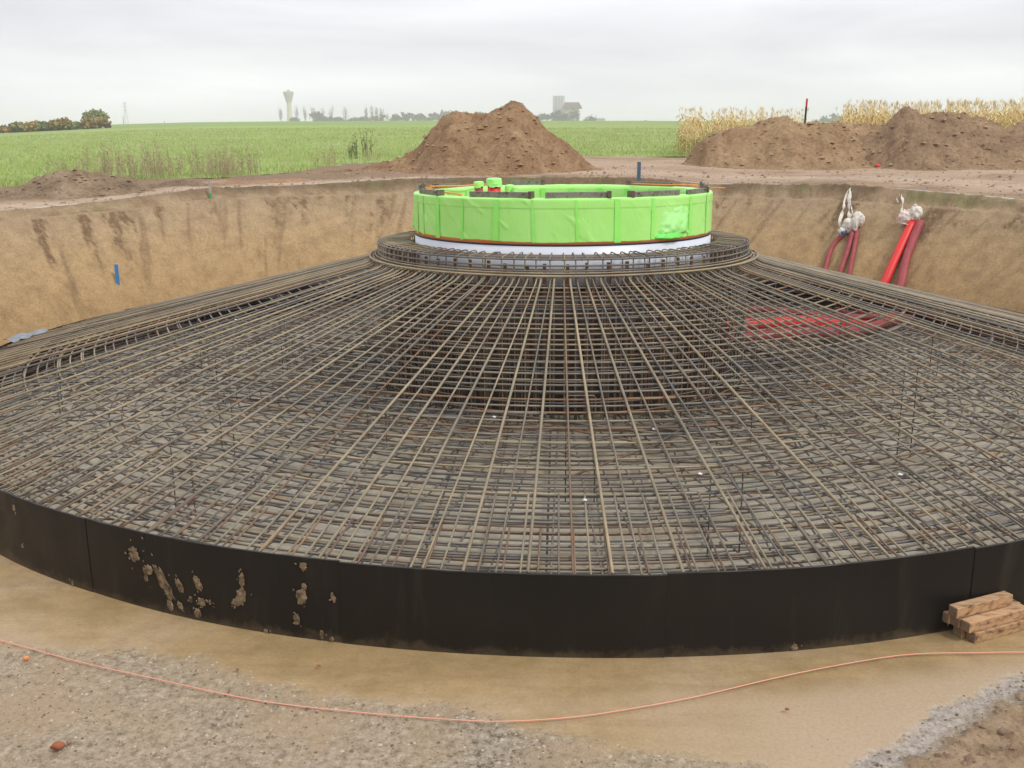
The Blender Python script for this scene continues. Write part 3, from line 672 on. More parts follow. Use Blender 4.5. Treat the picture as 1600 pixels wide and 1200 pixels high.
# darker strips where two widths of film overlap
for px, wpx in ((676, 3), (702, 7), (741, 4), (790, 9), (841, 4), (900, 4), (955, 9), (1005, 5), (1062, 5), (1092, 3), (664, 3)):
    u = (px-880)/231.5
    a0 = math.degrees(math.asin(max(-1, min(1, u))))-90
    wd = wpx/107/RC/max(.25, math.cos(math.asin(u)))
    aa = np.linspace(-wd/2, wd/2, 5); ss = np.linspace(0, 1, 24); AA, SS = np.meshgrid(aa, ss, indexing='ij')
    AA = AA*(1-.25*SS)+R(a0)+.01*(SS-.5)*random.uniform(-1, 1); z0 = 2.325+random.uniform(-.02, .01)
    ZZ_ = z0+(2.852-z0)*SS; rr_ = RC+.0120+noise(AA*5, SS, px, 3, 3)*.003
    obj('film_overlap', grid_me('overlap', rr_*np.cos(AA), rr_*np.sin(AA), ZZ_), M['film_dark'], can)
for a0 in range(0, 180, 14):
    aa = np.linspace(0, .045, 3); ss = np.linspace(0, 1, 8); AA, SS = np.meshgrid(aa, ss, indexing='ij'); AA = AA+R(a0); rr_ = 1.905+0*AA
    obj('film_overlap', grid_me('overlap', rr_*np.cos(AA), rr_*np.sin(AA), 2.2+.62*SS), M['film_dark'], can)
# loose pouch of film on the right
def patch(a0, a1, z0, z1, out, mat, name, seed, n=40):
    aa = np.linspace(R(a0), R(a1), n); ss = np.linspace(0, 1, n); AA, SS = np.meshgrid(aa, ss, indexing='ij'); U_ = (AA-R(a0))/(R(a1)-R(a0))
    prof = np.sin(np.pi*np.clip(U_, 0, 1))**.6*np.exp(-((SS-.25)/.28)**2)
    rd = np.arctan2(SS-1., U_-.75)
    ed = np.minimum(np.minimum(U_, 1-U_)*4, np.minimum(SS, 1-SS)*4.5)+.75*noise(U_*4, SS*4, seed, 1.3, 3); mk = sstep(0, 1, ed)
    rr_ = RC-.012+mk*(.019+out*prof+.018*noise(rd*3, U_*1.5+SS, seed, 3, 3)*(prof+.2)+.008*noise(U_*6, SS*6, seed, 2, 3))
    zz = z0+(z1-z0)*SS-.05*prof*(1-SS)
    obj(name, grid_me(name, rr_*np.cos(AA), rr_*np.sin(AA), zz), mat, can)
patch(-56, -37, 2.35, 2.84, .045, M['film_thin'], 'loose_film', 3)
patch(-58, -40, 2.34, 2.47, .055, M['film_shade'], 'loose_film', 5)  # dark lower patch, shade beneath the pouch put into its colour
patch(-177, -168, 2.33, 2.85, .02, M['film'], 'loose_film', 9)
# ------------------------------------------------------------------ bars and clamps on the rim
def clamp(px0, px1, py, back, label, end=1, h=.07, wob=0):
    """steel bar with an end bracket lying across the rim between two azimuths"""
    zc = 2.873+h/2
    def rim(px):
        d = vF*CF+vR*(px-800)-vU*(py-600); aa = d[0]**2+d[1]**2; bb = 2*(vC[0]*d[0]+vC[1]*d[1]); RM = 2.05 if back else 2.10; cc = vC[0]**2+vC[1]**2-RM**2
        t_ = (-bb+(1 if back else -1)*math.sqrt(max(bb*bb-4*aa*cc, 0)))/(2*aa); P_ = vC+t_*d; k_ = RM/math.hypot(P_[0], P_[1]); return np.array([P_[0]*k_, P_[1]*k_, zc])
    p0, p1 = rim(px0), rim(px1); c_ = (p0+p1)/2; d = p1-p0; L_ = math.hypot(d[0], d[1]); rz = math.atan2(d[1], d[0])
    t = thing('clamp_bar', label, 'clamp bar', (c_[0], c_[1], 2.873), rz, 'steel clamp bars lying on the rim of the ring')
    mb = MB().box((0, 0, h/2), (L_, .055, h)); obj('bar', mb.me('bar'), M['steel'], t)
    e = L_/2*end
    obj('end_bracket', MB().box((e, 0, h/2+.004), (.045, .10, h+.015)).me('b'), M['steel_dk'], t)
    obj('bolt', MB().tube([(e-.1*end, -.05, h/2+.01), (e-.1*end, .07, h/2+.01)], .012, 8).me('b'), M['steel_dk'], t)
    obj('nut', MB().tube([(-e*.85, -.035, h*.6), (-e*.85, -.028, h*.6)], .02, 6).me('b'), M['steel'], t)
    return t
clamp(735, 830, 306, False, 'plain steel bar on the front left of the green rim, below the red tubes', 1)
clamp(852, 952, 305, False, 'steel bar lying on the middle of the front rim', 1)
clamp(986, 1060, 305, False, 'steel bar with square bracket on its left end, front right of the rim', -1, .065)
clamp(798, 848, 286, True, 'dark bar on the back rim just right of the green capped tubes', 1)
clamp(983, 1052, 287, True, 'dark bar on the back right of the rim in front of the grey blue stake', -1, .06)
clamp(680, 714, 290, True, 'grey bar on the back left of the rim', -1, .06)
clamp(658, 688, 298, False, 'short bar clamped on the far left end of the rim', 1, .06)
clamp(1075, 1102, 297, False, 'short bar clamped on the far right end of the rim', 1, .06)
def rod(a0, r0, a1, r1, z0, z1, rad, mat, label, name='orange_rod', cat='rod'):
    p0 = np.array([r0*math.cos(R(a0)), r0*math.sin(R(a0)), z0]); p1 = np.array([r1*math.cos(R(a1)), r1*math.sin(R(a1)), z1])
    md = (p0+p1)/2+(0, 0, -.01); tag(obj(name, tube_me(name, spline([p0, md, p1], 10), rad, 8), mat), label, cat)
rod(170, 2.0, 128, 1.95, 2.92, 2.90, .012, M['orange'], 'orange rod lying across the back left of the rim')
rod(-172, 1.98, -132, 1.98, 2.93, 2.885, .013, M['orange'], 'thin orange rod across the rim left of the green capped tubes')
rod(12, 2.05, 55, 1.95, 2.92, 2.90, .012, M['orange'], 'orange rod on the back right of the rim beside the dark bar')
rod(-4, 2.33, 22, 1.95, 2.90, 2.92, .010, M['orange'], 'orange rod poking out over the far right edge of the rim')
rod(-150, 2.08, -168, 1.85, 2.89, 2.95, .010, M['steel_dk'], 'dark steel rod lying across the left end of the rim', 'steel_rod')
for a0, z_, lb in ((-176, 2.90, 'stubby turnbuckle standing at the left end of the rim'), (176, 2.92, 'rusty hook clamp at the far left back of the rim'), (-14, 2.90, 'rusty upright clamp near the right end of the rim'), (4, 2.91, 'grey jaw clamp at the extreme right of the rim')):
    t = thing('rim_clamp', lb, 'clamp', (2.05*math.cos(R(a0)), 2.05*math.sin(R(a0)), 2.873), R(a0))
    obj('jaw', MB().box((0, 0, .05), (.05, .13, .07)).box((.0, .08, .05), (.035, .05, .10)).me('jaw'), M['steel_dk'], t)
    obj('screw', MB().tube([(0, -.1, .08), (.02, .22, .09)], .012, 8).me('s'), M['steel'], t)
    obj('handle', MB().tube([(.02, .2, .02), (.02, .2, .11)], .008, 6).me('s'), M['steel'], t)
# tubes with green caps inside the ring
def capped(px, ytop, rad, Y, label, mat, capl):
    P_ = at(px, ytop, Y=Y); t = thing('capped_tube', label, 'tube', (P_[0], P_[1], 1.9))
    h = P_[2]-1.9
    obj('tube', MB().tube([(0, 0, 0), (0, 0, h-.05)], rad, 18).me('t', True), mat, t)
    n, k_ = 40, 18; a = np.linspace(0, 2*np.pi, n+1)[:-1]; s_ = np.linspace(0, 1, k_); A, S = np.meshgrid(a, s_, indexing='ij')
    rr_ = rad*1.13*np.where(S > .82, np.sqrt(np.clip(1-((S-.82)/.18)**2, 0, 1)), 1)*(1+.10*noise(np.cos(A)*1.5, np.sin(A)*1.5, S*2+px, 2.2, 4)+.06*(1-S))
    zz = h-capl+(capl*1.03)*np.where(S > .82, .82+(S-.82)*.9, S)+.03*noise(A, 0, px, 1.5, 3)*(1-S)*2
    obj('film_cap', grid_me('cap', rr_*np.cos(A), rr_*np.sin(A), zz, wrap=True), M['film_thin'] if rad > .09 else M['film'], t)
capped(748, 283, .060, -.75, 'dark red tube with a small green cap, left of the tallest capped tube', M['red_dk'], .075)
capped(772, 277.5, .093, -.6, 'tallest bright red tube with a big green film cap inside the ring', M['red'], .115)
capped(796, 288, .055, -.7, 'low crumpled green capped tube just right of the tallest one', M['red_dk'], .13)
capped(805, 291, .035, -.8, 'smallest green capped tube, furthest right of the four', M['red_dk'], .11)
# ------------------------------------------------------------------ conduits
def cpt(px, py, r):
    d = vF*CF+vR*(px-800)-vU*(py-600); aa = d[0]**2+d[1]**2; bb = 2*(vC[0]*d[0]+vC[1]*d[1]); cc = vC[0]**2+vC[1]**2-r*r
    t_ = (-bb+math.sqrt(bb*bb-4*aa*cc))/(2*aa); return vC+t_*d
def wallpt(px, py):
    for r_ in np.arange(9.0, 11.2, .02):
        P_ = cpt(px, py, r_); a_ = math.degrees(math.atan2(P_[1], P_[0])); t_ = min(1, max(0, (r_-rb(a_))/(rl(a_)-rb(a_))))
        if zl(a_)*t_**.93 >= P_[2]: return P_
    return P_
def conduit(inner, wallpx, rad, mat, label, nm='red_conduit'):
    pts = list(inner)
    wp = []
    for q in wallpx:
        P_ = wallpt(*q); rr_ = math.hypot(P_[0], P_[1]); wp.append(P_+np.array([-P_[0]/rr_*.7, -P_[1]/rr_*.7, .75])*(rad+.015))
    pts = spline(pts+wp, 60); n = len(pts)
    k = rad*(1+.0*np.arange(n))
    o = obj(nm, tube_me(nm, pts, k, 14), mat); tag(o, label, 'conduit'); return wp
A5 = [(2.3, .15, .62), (2.75, .22, .66), (3.8, .72, .64), (4.6, 1.3, .55), (5.3, 2.6, .36), (6.3, 4.3, .2), (7.25, 5.2, .16)]
A4 = [(2.3, .45, .76), (2.75, .50, .80), (3.8, .95, .76), (4.5, 1.6, .62), (5.1, 2.9, .38), (6.1, 4.5, .2), (7.0, 5.5, .18)]
conduit(A4, [(1374, 475), (1388, 440), (1405, 402), (1428, 352)], .094, M['red'], 'thick bright red conduit lying up the pit wall on the right')
conduit(A5, [(1403, 482), (1411, 446), (1420, 405), (1440, 352)], .088, M['red_dk'], 'thick dusty dark red conduit just right of the bright red one')
conduit([(2.4, .8, .70), (3.3, 1.3, .74), (4.6, 2.3, .60), (5.6, 4.0, .3), (5.75, 6.3, .14)], [(1287, 450), (1292, 418), (1302, 388), (1320, 368)], .052, M['red_dk'], 'leftmost thin dark red conduit curving away on the pit wall')
conduit([(2.4, .95, .86), (3.3, 1.5, .88), (4.6, 2.5, .60), (5.8, 4.2, .3), (6.1, 6.1, .14)], [(1309, 455), (1316, 423), (1325, 396), (1334, 362)], .054, M['red_dk'], 'middle one of the three thin dark red conduits on the pit wall')
conduit([(2.5, 1.1, .62), (3.5, 1.8, .66), (4.9, 2.9, .5), (6.1, 4.3, .3), (6.35, 5.9, .14)], [(1326, 458), (1329, 428), (1335, 396), (1341, 362)], .050, M['red_dk'], 'rightmost one of the three thin dark red conduits, under the tied cloth')
def rag_blob(P_, sx_, sy_, sz_, seed, label, mat, flare=0.4):
    n, k_ = 36, 24; u = np.linspace(0, 2*np.pi, n+1)[:-1]; v_ = np.linspace(.02, np.pi-.02, k_); U_, V_ = np.meshgrid(u, v_, indexing='ij')
    x = np.sin(V_)*np.cos(U_); y = np.sin(V_)*np.sin(U_); z = np.cos(V_)
    k2 = 1+.45*noise(x*1.2, y*1.2, z*1.2+seed, 2.1, 4, .6)+.16*np.abs(noise(U_*3, V_*.6, seed, 2.2, 2))
    o = obj('cloth_wrap', grid_me('cloth', x*sx_*k2, y*sy_*k2, z*sz_*k2, wrap=True), mat, loc=P_); tag(o, label, 'cloth'); return o
def strap(pxs, r_off, wd, label, name='white_strap'):
    pts = np.array([wallpt(*q)+np.array([-.05, -.05, .07]) for q in pxs]); pts = spline(pts, 40)
    n = len(pts); tw = np.linspace(0, 9, n)+noise(np.linspace(0, 4, n), 0, pxs[0][0], 1, 2)*2
    T = np.gradient(pts, axis=0); T /= np.linalg.norm(T, axis=1, keepdims=True); s1 = np.cross(T, [0, 0, 1.]); s1 /= np.linalg.norm(s1, axis=1, keepdims=True); s2 = np.cross(T, s1)
    wv = s1*np.cos(tw)[:, None]+s2*np.sin(tw)[:, None]
    nv = -s1*np.sin(tw)[:, None]+s2*np.cos(tw)[:, None]
    ws = wd*(.6+.5*np.abs(np.sin(np.linspace(0, 7, n)+pxs[0][0])))[:, None]
    V = np.stack([pts-wv*ws/2, pts+wv*ws/2, pts+wv*ws/2+nv*.006, pts-wv*ws/2+nv*.006], 1).reshape(-1, 3)
    F = [(i*4+q, (i+1)*4+q, (i+1)*4+(q+1) % 4, i*4+(q+1) % 4) for i in range(n-1) for q in range(4)]+[(0, 1, 2, 3), (n*4-1, n*4-2, n*4-3, n*4-4)]
    tag(obj(name, mesh(name, V, F, smooth=False), M['cloth']), label, 'strap')
out = np.array([-.10, -.09, .10])
rag_blob(wallpt(1346, 350)+out, .13, .12, .16, 1, 'bunched white cloth tied on top of the three thin conduits', M['cloth'])
rag_blob(wallpt(1330, 359)+out, .12, .10, .15, 2, 'knotted dirty cloth around the middle thin conduit', M['cloth'])
rag_blob(wallpt(1341, 357)+out*1.1, .07, .07, .17, 8, 'limp end of cloth hanging over the rightmost thin conduit', M['cloth'])
rag_blob(wallpt(1320, 368)+out, .07, .07, .08, 3, 'small cloth knot with blue tape on the leftmost thin conduit', M['cloth'])
rag_blob(wallpt(1323, 371)+out*1.2, .045, .04, .04, 6, 'scrap of blue tape on the leftmost thin conduit', M['cloth_blue'])
rag_blob(wallpt(1421, 347)+out, .16, .14, .15, 4, 'pinkish white cloth capping the bright red conduit', simple('pink_cloth', (.75, .50, .46), (.84, .78, .70), 10, .85, .4, .01))
rag_blob(wallpt(1436, 342)+out*1.2, .13, .12, .17, 5, 'cream cloth bag tied over the thick dark red conduit', M['cloth'])
strap([(1318, 366), (1314, 352), (1320, 332), (1322, 318), (1329, 300)], 0, .075, 'twisted white strap looping down to the leftmost thin conduit')
strap([(1332, 352), (1329, 335), (1329, 318), (1331, 300)], 0, .09, 'broad white strap hanging straight above the middle thin conduit')
strap([(1339, 352), (1334, 335), (1330, 316), (1330, 299)], 0, .03, 'narrow tan strap right of the broad white one')
strap([(1412, 348), (1411, 334), (1413, 320), (1411, 310)], 0, .06, 'white strap tied above the bright red conduit')
strap([(1413, 318), (1408, 309), (1402, 313), (1406, 322)], 0, .04, 'short curled strap end beside the knot above the bright red conduit')
wl = [wallpt(1409, 357)+out*.6, wallpt(1418, 360)+out*1.6, wallpt(1427, 357)+out*.6]
tag(obj('binding_cord', tube_me('cord', spline(wl, 12), .012, 6), M['cloth']), 'pale cord bound round the bright red conduit below its cloth cap', 'cord')
# ------------------------------------------------------------------ timbers
S_ = .082
tA = at(1523, 1006, z=0)[:2]; dA = np.array([.54, .27]); dA = dA/np.linalg.norm(dA); nA = np.array([-dA[1], dA[0]]); rzA = math.atan2(dA[1], dA[0])
def timber(lay, back, along, length, label, yaw=0):
    c_ = tA+dA*(along+length/2)+nA*(back+S_/2)
    t = thing('timber_block', label, 'timber', (c_[0], c_[1], S_/2+lay*(S_+.002)), rzA+yaw, 'timber blocks stacked against the formwork')
    mb = MB().box((0, 0, 0), (length, S_, S_)); o = obj('beam', mb.me('beam'), M['wood'], t)
    md = o.modifiers.new('b', 'BEVEL'); md.width = .004; md.segments = 1
    obj('end_face', MB().box((-length/2-.001, 0, 0), (.004, S_-.01, S_-.01)).me('e'), M['wood_end'], t)
timber(0, 0, .0, .75, 'lowest front timber block of the stack, with a dark end', 0)
timber(0, .10, -.03, .70, 'lowest rear timber block, mostly hidden under the stack', .02)
timber(1, .015, -.05, .60, 'middle timber block of the stack lying on the lowest front one', .0)
timber(1, .105, -.055, .62, 'timber block directly under the topmost one', -.01)
timber(1, .19, -.075, .60, 'rearmost timber block sticking out furthest left beside the black panel', .03)
timber(2, .10, -.09, .56, 'topmost timber block of the stack', .0)
p0 = at(1476, 983, z=.01); p1 = at(1492, 962, z=.12)
tag(obj('wood_splinter', tube_me('splinter', [p0, (p0+p1)/2+(0, 0, .01), p1], .006, 5), M['stake_wood']), 'thin pale splinter leaning on the left end of the timber stack', 'splinter')
# ------------------------------------------------------------------ cord on the floor
cp_ = [(-60, 985), (0, 1000), (120, 1033), (240, 1060), (400, 1094), (560, 1113), (700, 1124), (790, 1127), (900, 1120), (1000, 1105), (1090, 1088), (1200, 1062), (1290, 1043), (1390, 1026), (1450, 1021), (1520, 1020), (1600, 1019), (1700, 1022)]
cp3 = []
for q in cp_:
    P_ = at(*q, z=.022); cp3.append(P_)
tag(obj('cord', tube_me('cord', spline(cp3, 240), .0040, 7), M['rope']), 'long salmon pink cord lying in a curve on the muddy pit floor', 'cord')
#PART3
# ------------------------------------------------------------------ soil heaps
def heap(name, sil, Y0, slope, mat, label, nz_amp=.08, seed=1, back=.7, res=.07, sx_=.0, front=None, rid=.10):
    """heap whose crest line stands at depth Y0; sil is the crest line"""
    P_ = np.array([at(x, y, Y=Y0) for x, y in sil]); xs, zs = P_[:, 0], P_[:, 2]
    hmax = max(z-float(G(x, Y0)) for x, z in zip(xs, zs))
    yf = Y0-hmax/slope-.9-(front or 0); yb = Y0+hmax/back+.9
    X, Y = np.meshgrid(np.arange(xs[0]-.8, xs[-1]+.8, res), np.arange(yf, yb, res), indexing='ij')
    Xw = X+noise(X, Y, seed, .7, 3)*.35
    Zr = np.interp(Xw, xs, zs, left=zs[0]-2, right=zs[-1]-2)
    Yc = Y0+noise(X, 0, seed, .45, 3)*.5
    dy = np.abs(Y-Yc); sl_ = np.where(Y < Yc, slope, back)
    dd = np.sqrt(dy*dy+rid*rid)-rid
    g_ = G(X, Y); hh_ = np.clip((Zr-g_), 0, 9)
    Z = Zr-dd*sl_*(1+.12*noise(X, Y, seed+3, .9, 3))
    gul = np.abs(noise(X*1.6, Y*.5, seed+7, 1.1, 4, .6))
    Z += (noise(X, Y, seed, 1.6, 5, .62)*1.7-.6*gul)*nz_amp*1.3+nz_amp*.55*noise(X, Y, seed+5, 6, 4, .7)+nz_amp*.5*np.maximum(noise(X, Y, seed+9, 11, 2), .1)
    # foot spreads out
    e = Z-g_; Z = g_+np.where(e > .2, e, .2*np.exp(np.clip((e-.2)/.2, -8, 0)))*sstep(.1, 1.0, np.hypot(X, Y)-rt(np.degrees(np.arctan2(Y, X))))-.045
    me = grid_me(name, X, Y, Z); rr_ = np.hypot(X, Y).ravel(); aa_ = np.degrees(np.arctan2(Y, X)).ravel(); bad = (rr_ < rt(aa_)+.12) | ((Z-g_).ravel() < -.043)
    Zf = Z.ravel().copy()
    f = np.array([p.vertices[:] for p in me.polygons]); f = f[~(bad[f].all(1))]; inn = rr_ < rt(aa_)+.12
    f = f[~inn[f].any(1)]
    v = np.stack([X.ravel(), Y.ravel(), Zf], 1); bpy.data.meshes.remove(me)
    used = np.unique(f); mp_ = np.zeros(len(v), int); mp_[used] = np.arange(len(used)); me = mesh(name, v[used], mp_[f].astype(np.int32))
    o = obj(name, me, mat); tag(o, label, 'soil heap'); return o, (X, Y, np.where(inn.reshape(X.shape), -5, Z))
hc, hcg = heap('soil_heap', [(470, 280), (520, 268), (560, 262), (600, 248), (640, 232), (662, 214), (688, 186), (712, 172), (735, 176), (765, 172), (785, 163), (803, 156), (816, 160), (830, 176), (850, 200), (880, 224), (915, 250), (940, 266), (975, 284)],
     15.8, .66, M['heap'], 'tall pointed brown soil heap behind the green ring, highest of the heaps', .10, 1, .7)
hb, hbg = heap('soil_heap', [(1068, 262), (1084, 243), (1097, 214), (1118, 202), (1140, 197), (1180, 194), (1207, 184), (1222, 180), (1240, 188), (1262, 191), (1330, 191), (1375, 193), (1440, 200), (1500, 215)],
     20.2, .85, M['heap_berm'], 'flat topped tan soil bank on the right, between the corn and the pit', .13, 4, .8, rid=.5)
hr, hrg = heap('soil_heap', [(1335, 232), (1365, 208), (1388, 188), (1405, 176), (1432, 168), (1455, 176), (1500, 176), (1530, 179), (1550, 188), (1575, 194), (1610, 192), (1660, 186), (1720, 184), (1790, 200)],
     19.2, .80, M['heap_dark'], 'dark grey brown soil heap at the far right below the corn', .14, 8, .8, rid=.35)
hl, hlg = heap('soil_heap', [(-120, 290), (-60, 300), (0, 293), (40, 286), (72, 272), (100, 265), (130, 261), (148, 266), (166, 273), (195, 275), (215, 283), (232, 296), (250, 312)],
     7.6, .62, M['heap_left'], 'low dark brown soil heap at the left edge of the pit', .075, 12, .6)
heap('soil_heap', [(300, 292), (322, 284), (345, 282), (360, 279), (385, 283), (410, 281), (440, 278), (462, 277), (490, 283)], 10.5, .5, M['clay'], 'small low mound of orange clay between the left heap and the tall heap', .05, 15, .5)
heap('soil_heap', [(232, 290), (262, 283), (288, 279), (310, 280), (330, 290)], 9.0, .5, M['heap_left'], 'smallest brown mound just left of the orange clay', .04, 18, .5)
def clods(name, gridz, n, smin, smax, mat, label, seed, zmin=None, cat='clods'):
    lr = np.random.default_rng(abs(seed)); X, Y, Z = gridz; V = []; F = []
    ico = np.array([(0, 0, .85), (.9, 0, -.1), (.28, .85, -.2), (-.72, .53, -.1), (-.72, -.53, -.2), (.28, -.85, -.1), (0, 0, -.5)]); fi = [(0, i, i % 5+1) for i in range(1, 6)]+[(6, i % 5+1, i) for i in range(1, 6)]
    for k in range(n):
        i, j = lr.integers(2, X.shape[0]-2), lr.integers(2, X.shape[1]-2)
        if Z[i, j] < 0 or (zmin is not None and Z[i, j]-G(X[i, j], Y[i, j]) < zmin): continue
        s_ = smin+(smax-smin)*lr.random()**5; v = ico*lr.uniform(.6, 1.3, (7, 1))*s_*np.array([1, 1, .7]); v = rotz(v, lr.random()*6.3)+(X[i, j]+lr.uniform(-.04, .04), Y[i, j]+lr.uniform(-.04, .04), Z[i, j]+s_*.05)
        b0 = len(V); V += list(v); F += [tuple(q+b0 for q in f_) for f_ in fi]
    tag(obj(name, mesh(name, V, F, smooth=False), mat), label, cat, kind='stuff')
clods('soil_clods', hcg, 5000, .015, .10, M['heap_c'], 'crumbly clods scattered over the tall brown heap', 1, -.05)
clods('soil_clods', hbg, 2200, .015, .11, M['heap_berm_c'], 'crumbly clods scattered over the tan bank on the right', 2, -.05)
clods('soil_clods', hrg, 2600, .015, .12, M['heap_dark_c'], 'crumbly clods scattered over the dark heap at the far right', 3, -.05)
clods('soil_clods', hlg, 3500, .012, .07, M['heap_left_c'], 'crumbly clods scattered over the low heap on the left', 4, -.05)
lr = np.random.default_rng(5)
ga = lr.uniform(28, 172, 150*150); gr_ = 11.4+lr.random(150*150)**1.6*9
gX = (gr_*np.cos(np.radians(ga))).reshape(150, 150); gY = (gr_*np.sin(np.radians(ga))).reshape(150, 150)
clods('soil_clods', (gX, gY, G(gX, gY)), 3500, .012, .075, M['clod'], 'loose clods on the trodden ground round the pit', 6)
# ------------------------------------------------------------------ near floor: rubble in the rough cement and in the dirt corner
def floor_bits(name, n, test, smin, smax, mat, label, seed, pw=4):
    lr = np.random.default_rng(abs(seed)); V = []; F = []
    a = lr.uniform(-124, -56, n); r_ = lr.uniform(8.6, 10.8, n); X = r_*np.cos(np.radians(a)); Y = r_*np.sin(np.radians(a))
    k = flr_attr(X, Y, r_, a); Z = flr_z(X, Y, r_, a); keep = lr.random(n) < test(k)
    ico = np.array([(0, 0, .85), (.9, 0, -.1), (.28, .85, -.2), (-.72, .53, -.1), (-.72, -.53, -.2), (.28, -.85, -.1), (0, 0, -.5)]); fi = [(0, i, i % 5+1) for i in range(1, 6)]+[(6, i % 5+1, i) for i in range(1, 6)]
    for x, y, z in zip(X[keep], Y[keep], Z[keep]):
        s_ = smin+(smax-smin)*lr.random()**pw; v = rotz(ico*lr.uniform(.6, 1.3, (7, 1))*s_*np.array([1, 1, .65]), lr.random()*6.3)+(x, y, z)
        b0 = len(V); V += list(v); F += [tuple(q+b0 for q in f_) for f_ in fi]
    tag(obj(name, mesh(name, V, F, smooth=False), mat), label, 'rubble', kind='stuff')
M['crumb'] = leafmat('cement_crumbs', (.16, .12, .08), (.34, .28, .20), (.54, .46, .37))
M['crumb'].node_tree.nodes['Principled BSDF'].inputs['Roughness'].default_value = .95
floor_bits('cement_crumbs', 42000, lambda k: k['rough']*(1-k['dirt'])*.95, .003, .019, M['crumb'], 'crumbs of set cement on the rough floor in front of the cord', 1)
floor_bits('dirt_clods', 9000, lambda k: k['dirt']*.8, .006, .045, M['clod'], 'brown clods in the dirt at the lower right corner', 2, 3)
floor_bits('mud_specks', 1500, lambda k: (1-k['rough'])*.12, .003, .010, M['clod'], 'specks of dirt on the smooth muddy floor', 3)
def stone(px, py, s_, mat, label, cat='stone', seed=0, z=None):
    P_ = at(px, py, z=.03) if z is None else z; n = 14
    u = np.linspace(0, 2*np.pi, n+1)[:-1]; v_ = np.linspace(.02, np.pi-.02, 9); U_, V_ = np.meshgrid(u, v_, indexing='ij')
    x, y, zz = np.sin(V_)*np.cos(U_), np.sin(V_)*np.sin(U_), np.cos(V_); k = 1+.5*noise(x, y, zz+seed, 1.3, 3)
    o = obj('stone', grid_me('stone', x*k*s_, y*k*s_*.75, zz*k*s_*.6, wrap=True), mat, loc=P_); tag(o, label, cat)
stone(90, 1165, .040, M['brick'], 'brick red stone at the lower left on the rough cement', seed=1)
stone(108, 1160, .018, M['clod'], 'small dark stone touching the brick red one', seed=2)
stone(41, 1028, .022, M['orange'], 'small orange stone just below the cord at the left edge', seed=3)
stone(372, 1045, .016, M['clod'], 'dark pebble on the mud above the cord', seed=4)
stone(498, 1040, .013, M['brick'], 'reddish crumb on the smooth mud right of the dark pebble', seed=5)
stone(1230, 1108, .015, M['brick'], 'small reddish crumb below the cord on the pink mud', seed=6)
stone(1570, 1145, .04, M['clod'], 'large brown clod in the lower right corner', seed=7)
stone(1516, 1143, .03, M['clod'], 'grey brown clod left of the largest one', seed=8)
# ------------------------------------------------------------------ stakes and small things
def stake(px, py0, py1, Y, wd, mats, label, lean=0, sq=True, nm='marker_stake'):
    a_, b_ = at(px, py1, Y=Y), at(px, py0, Y=Y); h = b_[2]-a_[2]; t = thing(nm, label, 'stake', tuple(a_)); z = -.15; t.rotation_euler = (0, lean, 0)
    for nm2, fr_, mt in mats:
        hh_ = h*fr_+(.15 if z < 0 else 0)
        mb = MB().box((0, 0, z+hh_/2), (wd, wd*.6, hh_-.001)); obj(nm2, mb.me('s'), mt, t); z += hh_
    return t
stake(330, 282, 317, 7.55, .045, [('shaft', .45, M['stake_green']), ('upper_shaft', .55, M['stake_wood'])], 'small stake with a green foot and pale top on the left rim of the pit')
P_ = wallpt(184, 440); stake(184, 413, 440, P_[1]-.05, .06, [('shaft', 1., M['stake_blue'])], 'bright blue stake stuck in the pit wall on the left')
P_ = march(998, 280); stake(998, 253, 281, P_[1], .085, [('shaft', 1., M['stake_steelblue'])], 'grey blue stake standing behind the right end of the green ring')
P_ = at(1257, 192, Y=20.4); stake(1257.5, 154, 193, 20.4, .06, [('shaft', .66, M['black']), ('red_top', .34, M['postred'])], 'black post with a red top on the tan soil bank', .03)
def on_grid(px, py, gz_):
    X, Y, Z = gz_; d = vF*CF+vR*(px-800)-vU*(py-600); d = d/np.linalg.norm(d); t_ = 15.
    while t_ < 60:
        P_ = vC+d*t_; i = int((P_[0]-X[0, 0])/(X[1, 0]-X[0, 0])); j = int((P_[1]-Y[0, 0])/(Y[0, 1]-Y[0, 0]))
        if 0 <= i < X.shape[0] and 0 <= j < X.shape[1] and P_[2] < Z[i, j]: return P_
        t_ += .05
    return P_
stone(0, 0, .10, M['red'], 'small bright red can at the foot of the dark heap', 'can', 9, on_grid(1373, 259, hrg))
for i_, (px, py, z, lb) in enumerate(((772, 652, 1.0, 'white paper scrap lying on the bars in front of the column'), (914, 782, .72, 'tiny white scrap on the front bars near the centre'), (1022, 671, 1.0, 'white scrap on the bars right of the column foot'), (1094, 741, .82, 'white scrap on the bars front right of the column'), (368, 500, 1.35, 'white scrap on the bars high on the left flank'), (1407, 742, .70, 'pale scrap on the right flank of the bars'))):
    P_ = at(px, py, z=z); r_ = math.hypot(P_[0], P_[1])
    for _ in range(8): P_ = at(px, py, z=cz(r_)+.015); r_ = math.hypot(P_[0], P_[1])
    V = [(x*.6, y*.6, z*.6) for x, y, z in [(0, 0, .004), (.035, .005, .02), (.03, .03, .004), (-.01, .035, .018), (-.03, .01, .0), (-.015, -.025, .014), (.018, -.022, .002)]]
    tag(obj('paper_scrap', mesh('scrap', V+[(x, y, z-.003) for x, y, z in V], [(0, i, i % 6+1) for i in range(1, 7)]+[(7, 7+i % 6+1, 7+i) for i in range(1, 7)]+[(i, 7+i, 7+i % 6+1, i % 6+1) for i in range(1, 7)], smooth=False), M['scrap'], loc=P_), lb, 'scrap')
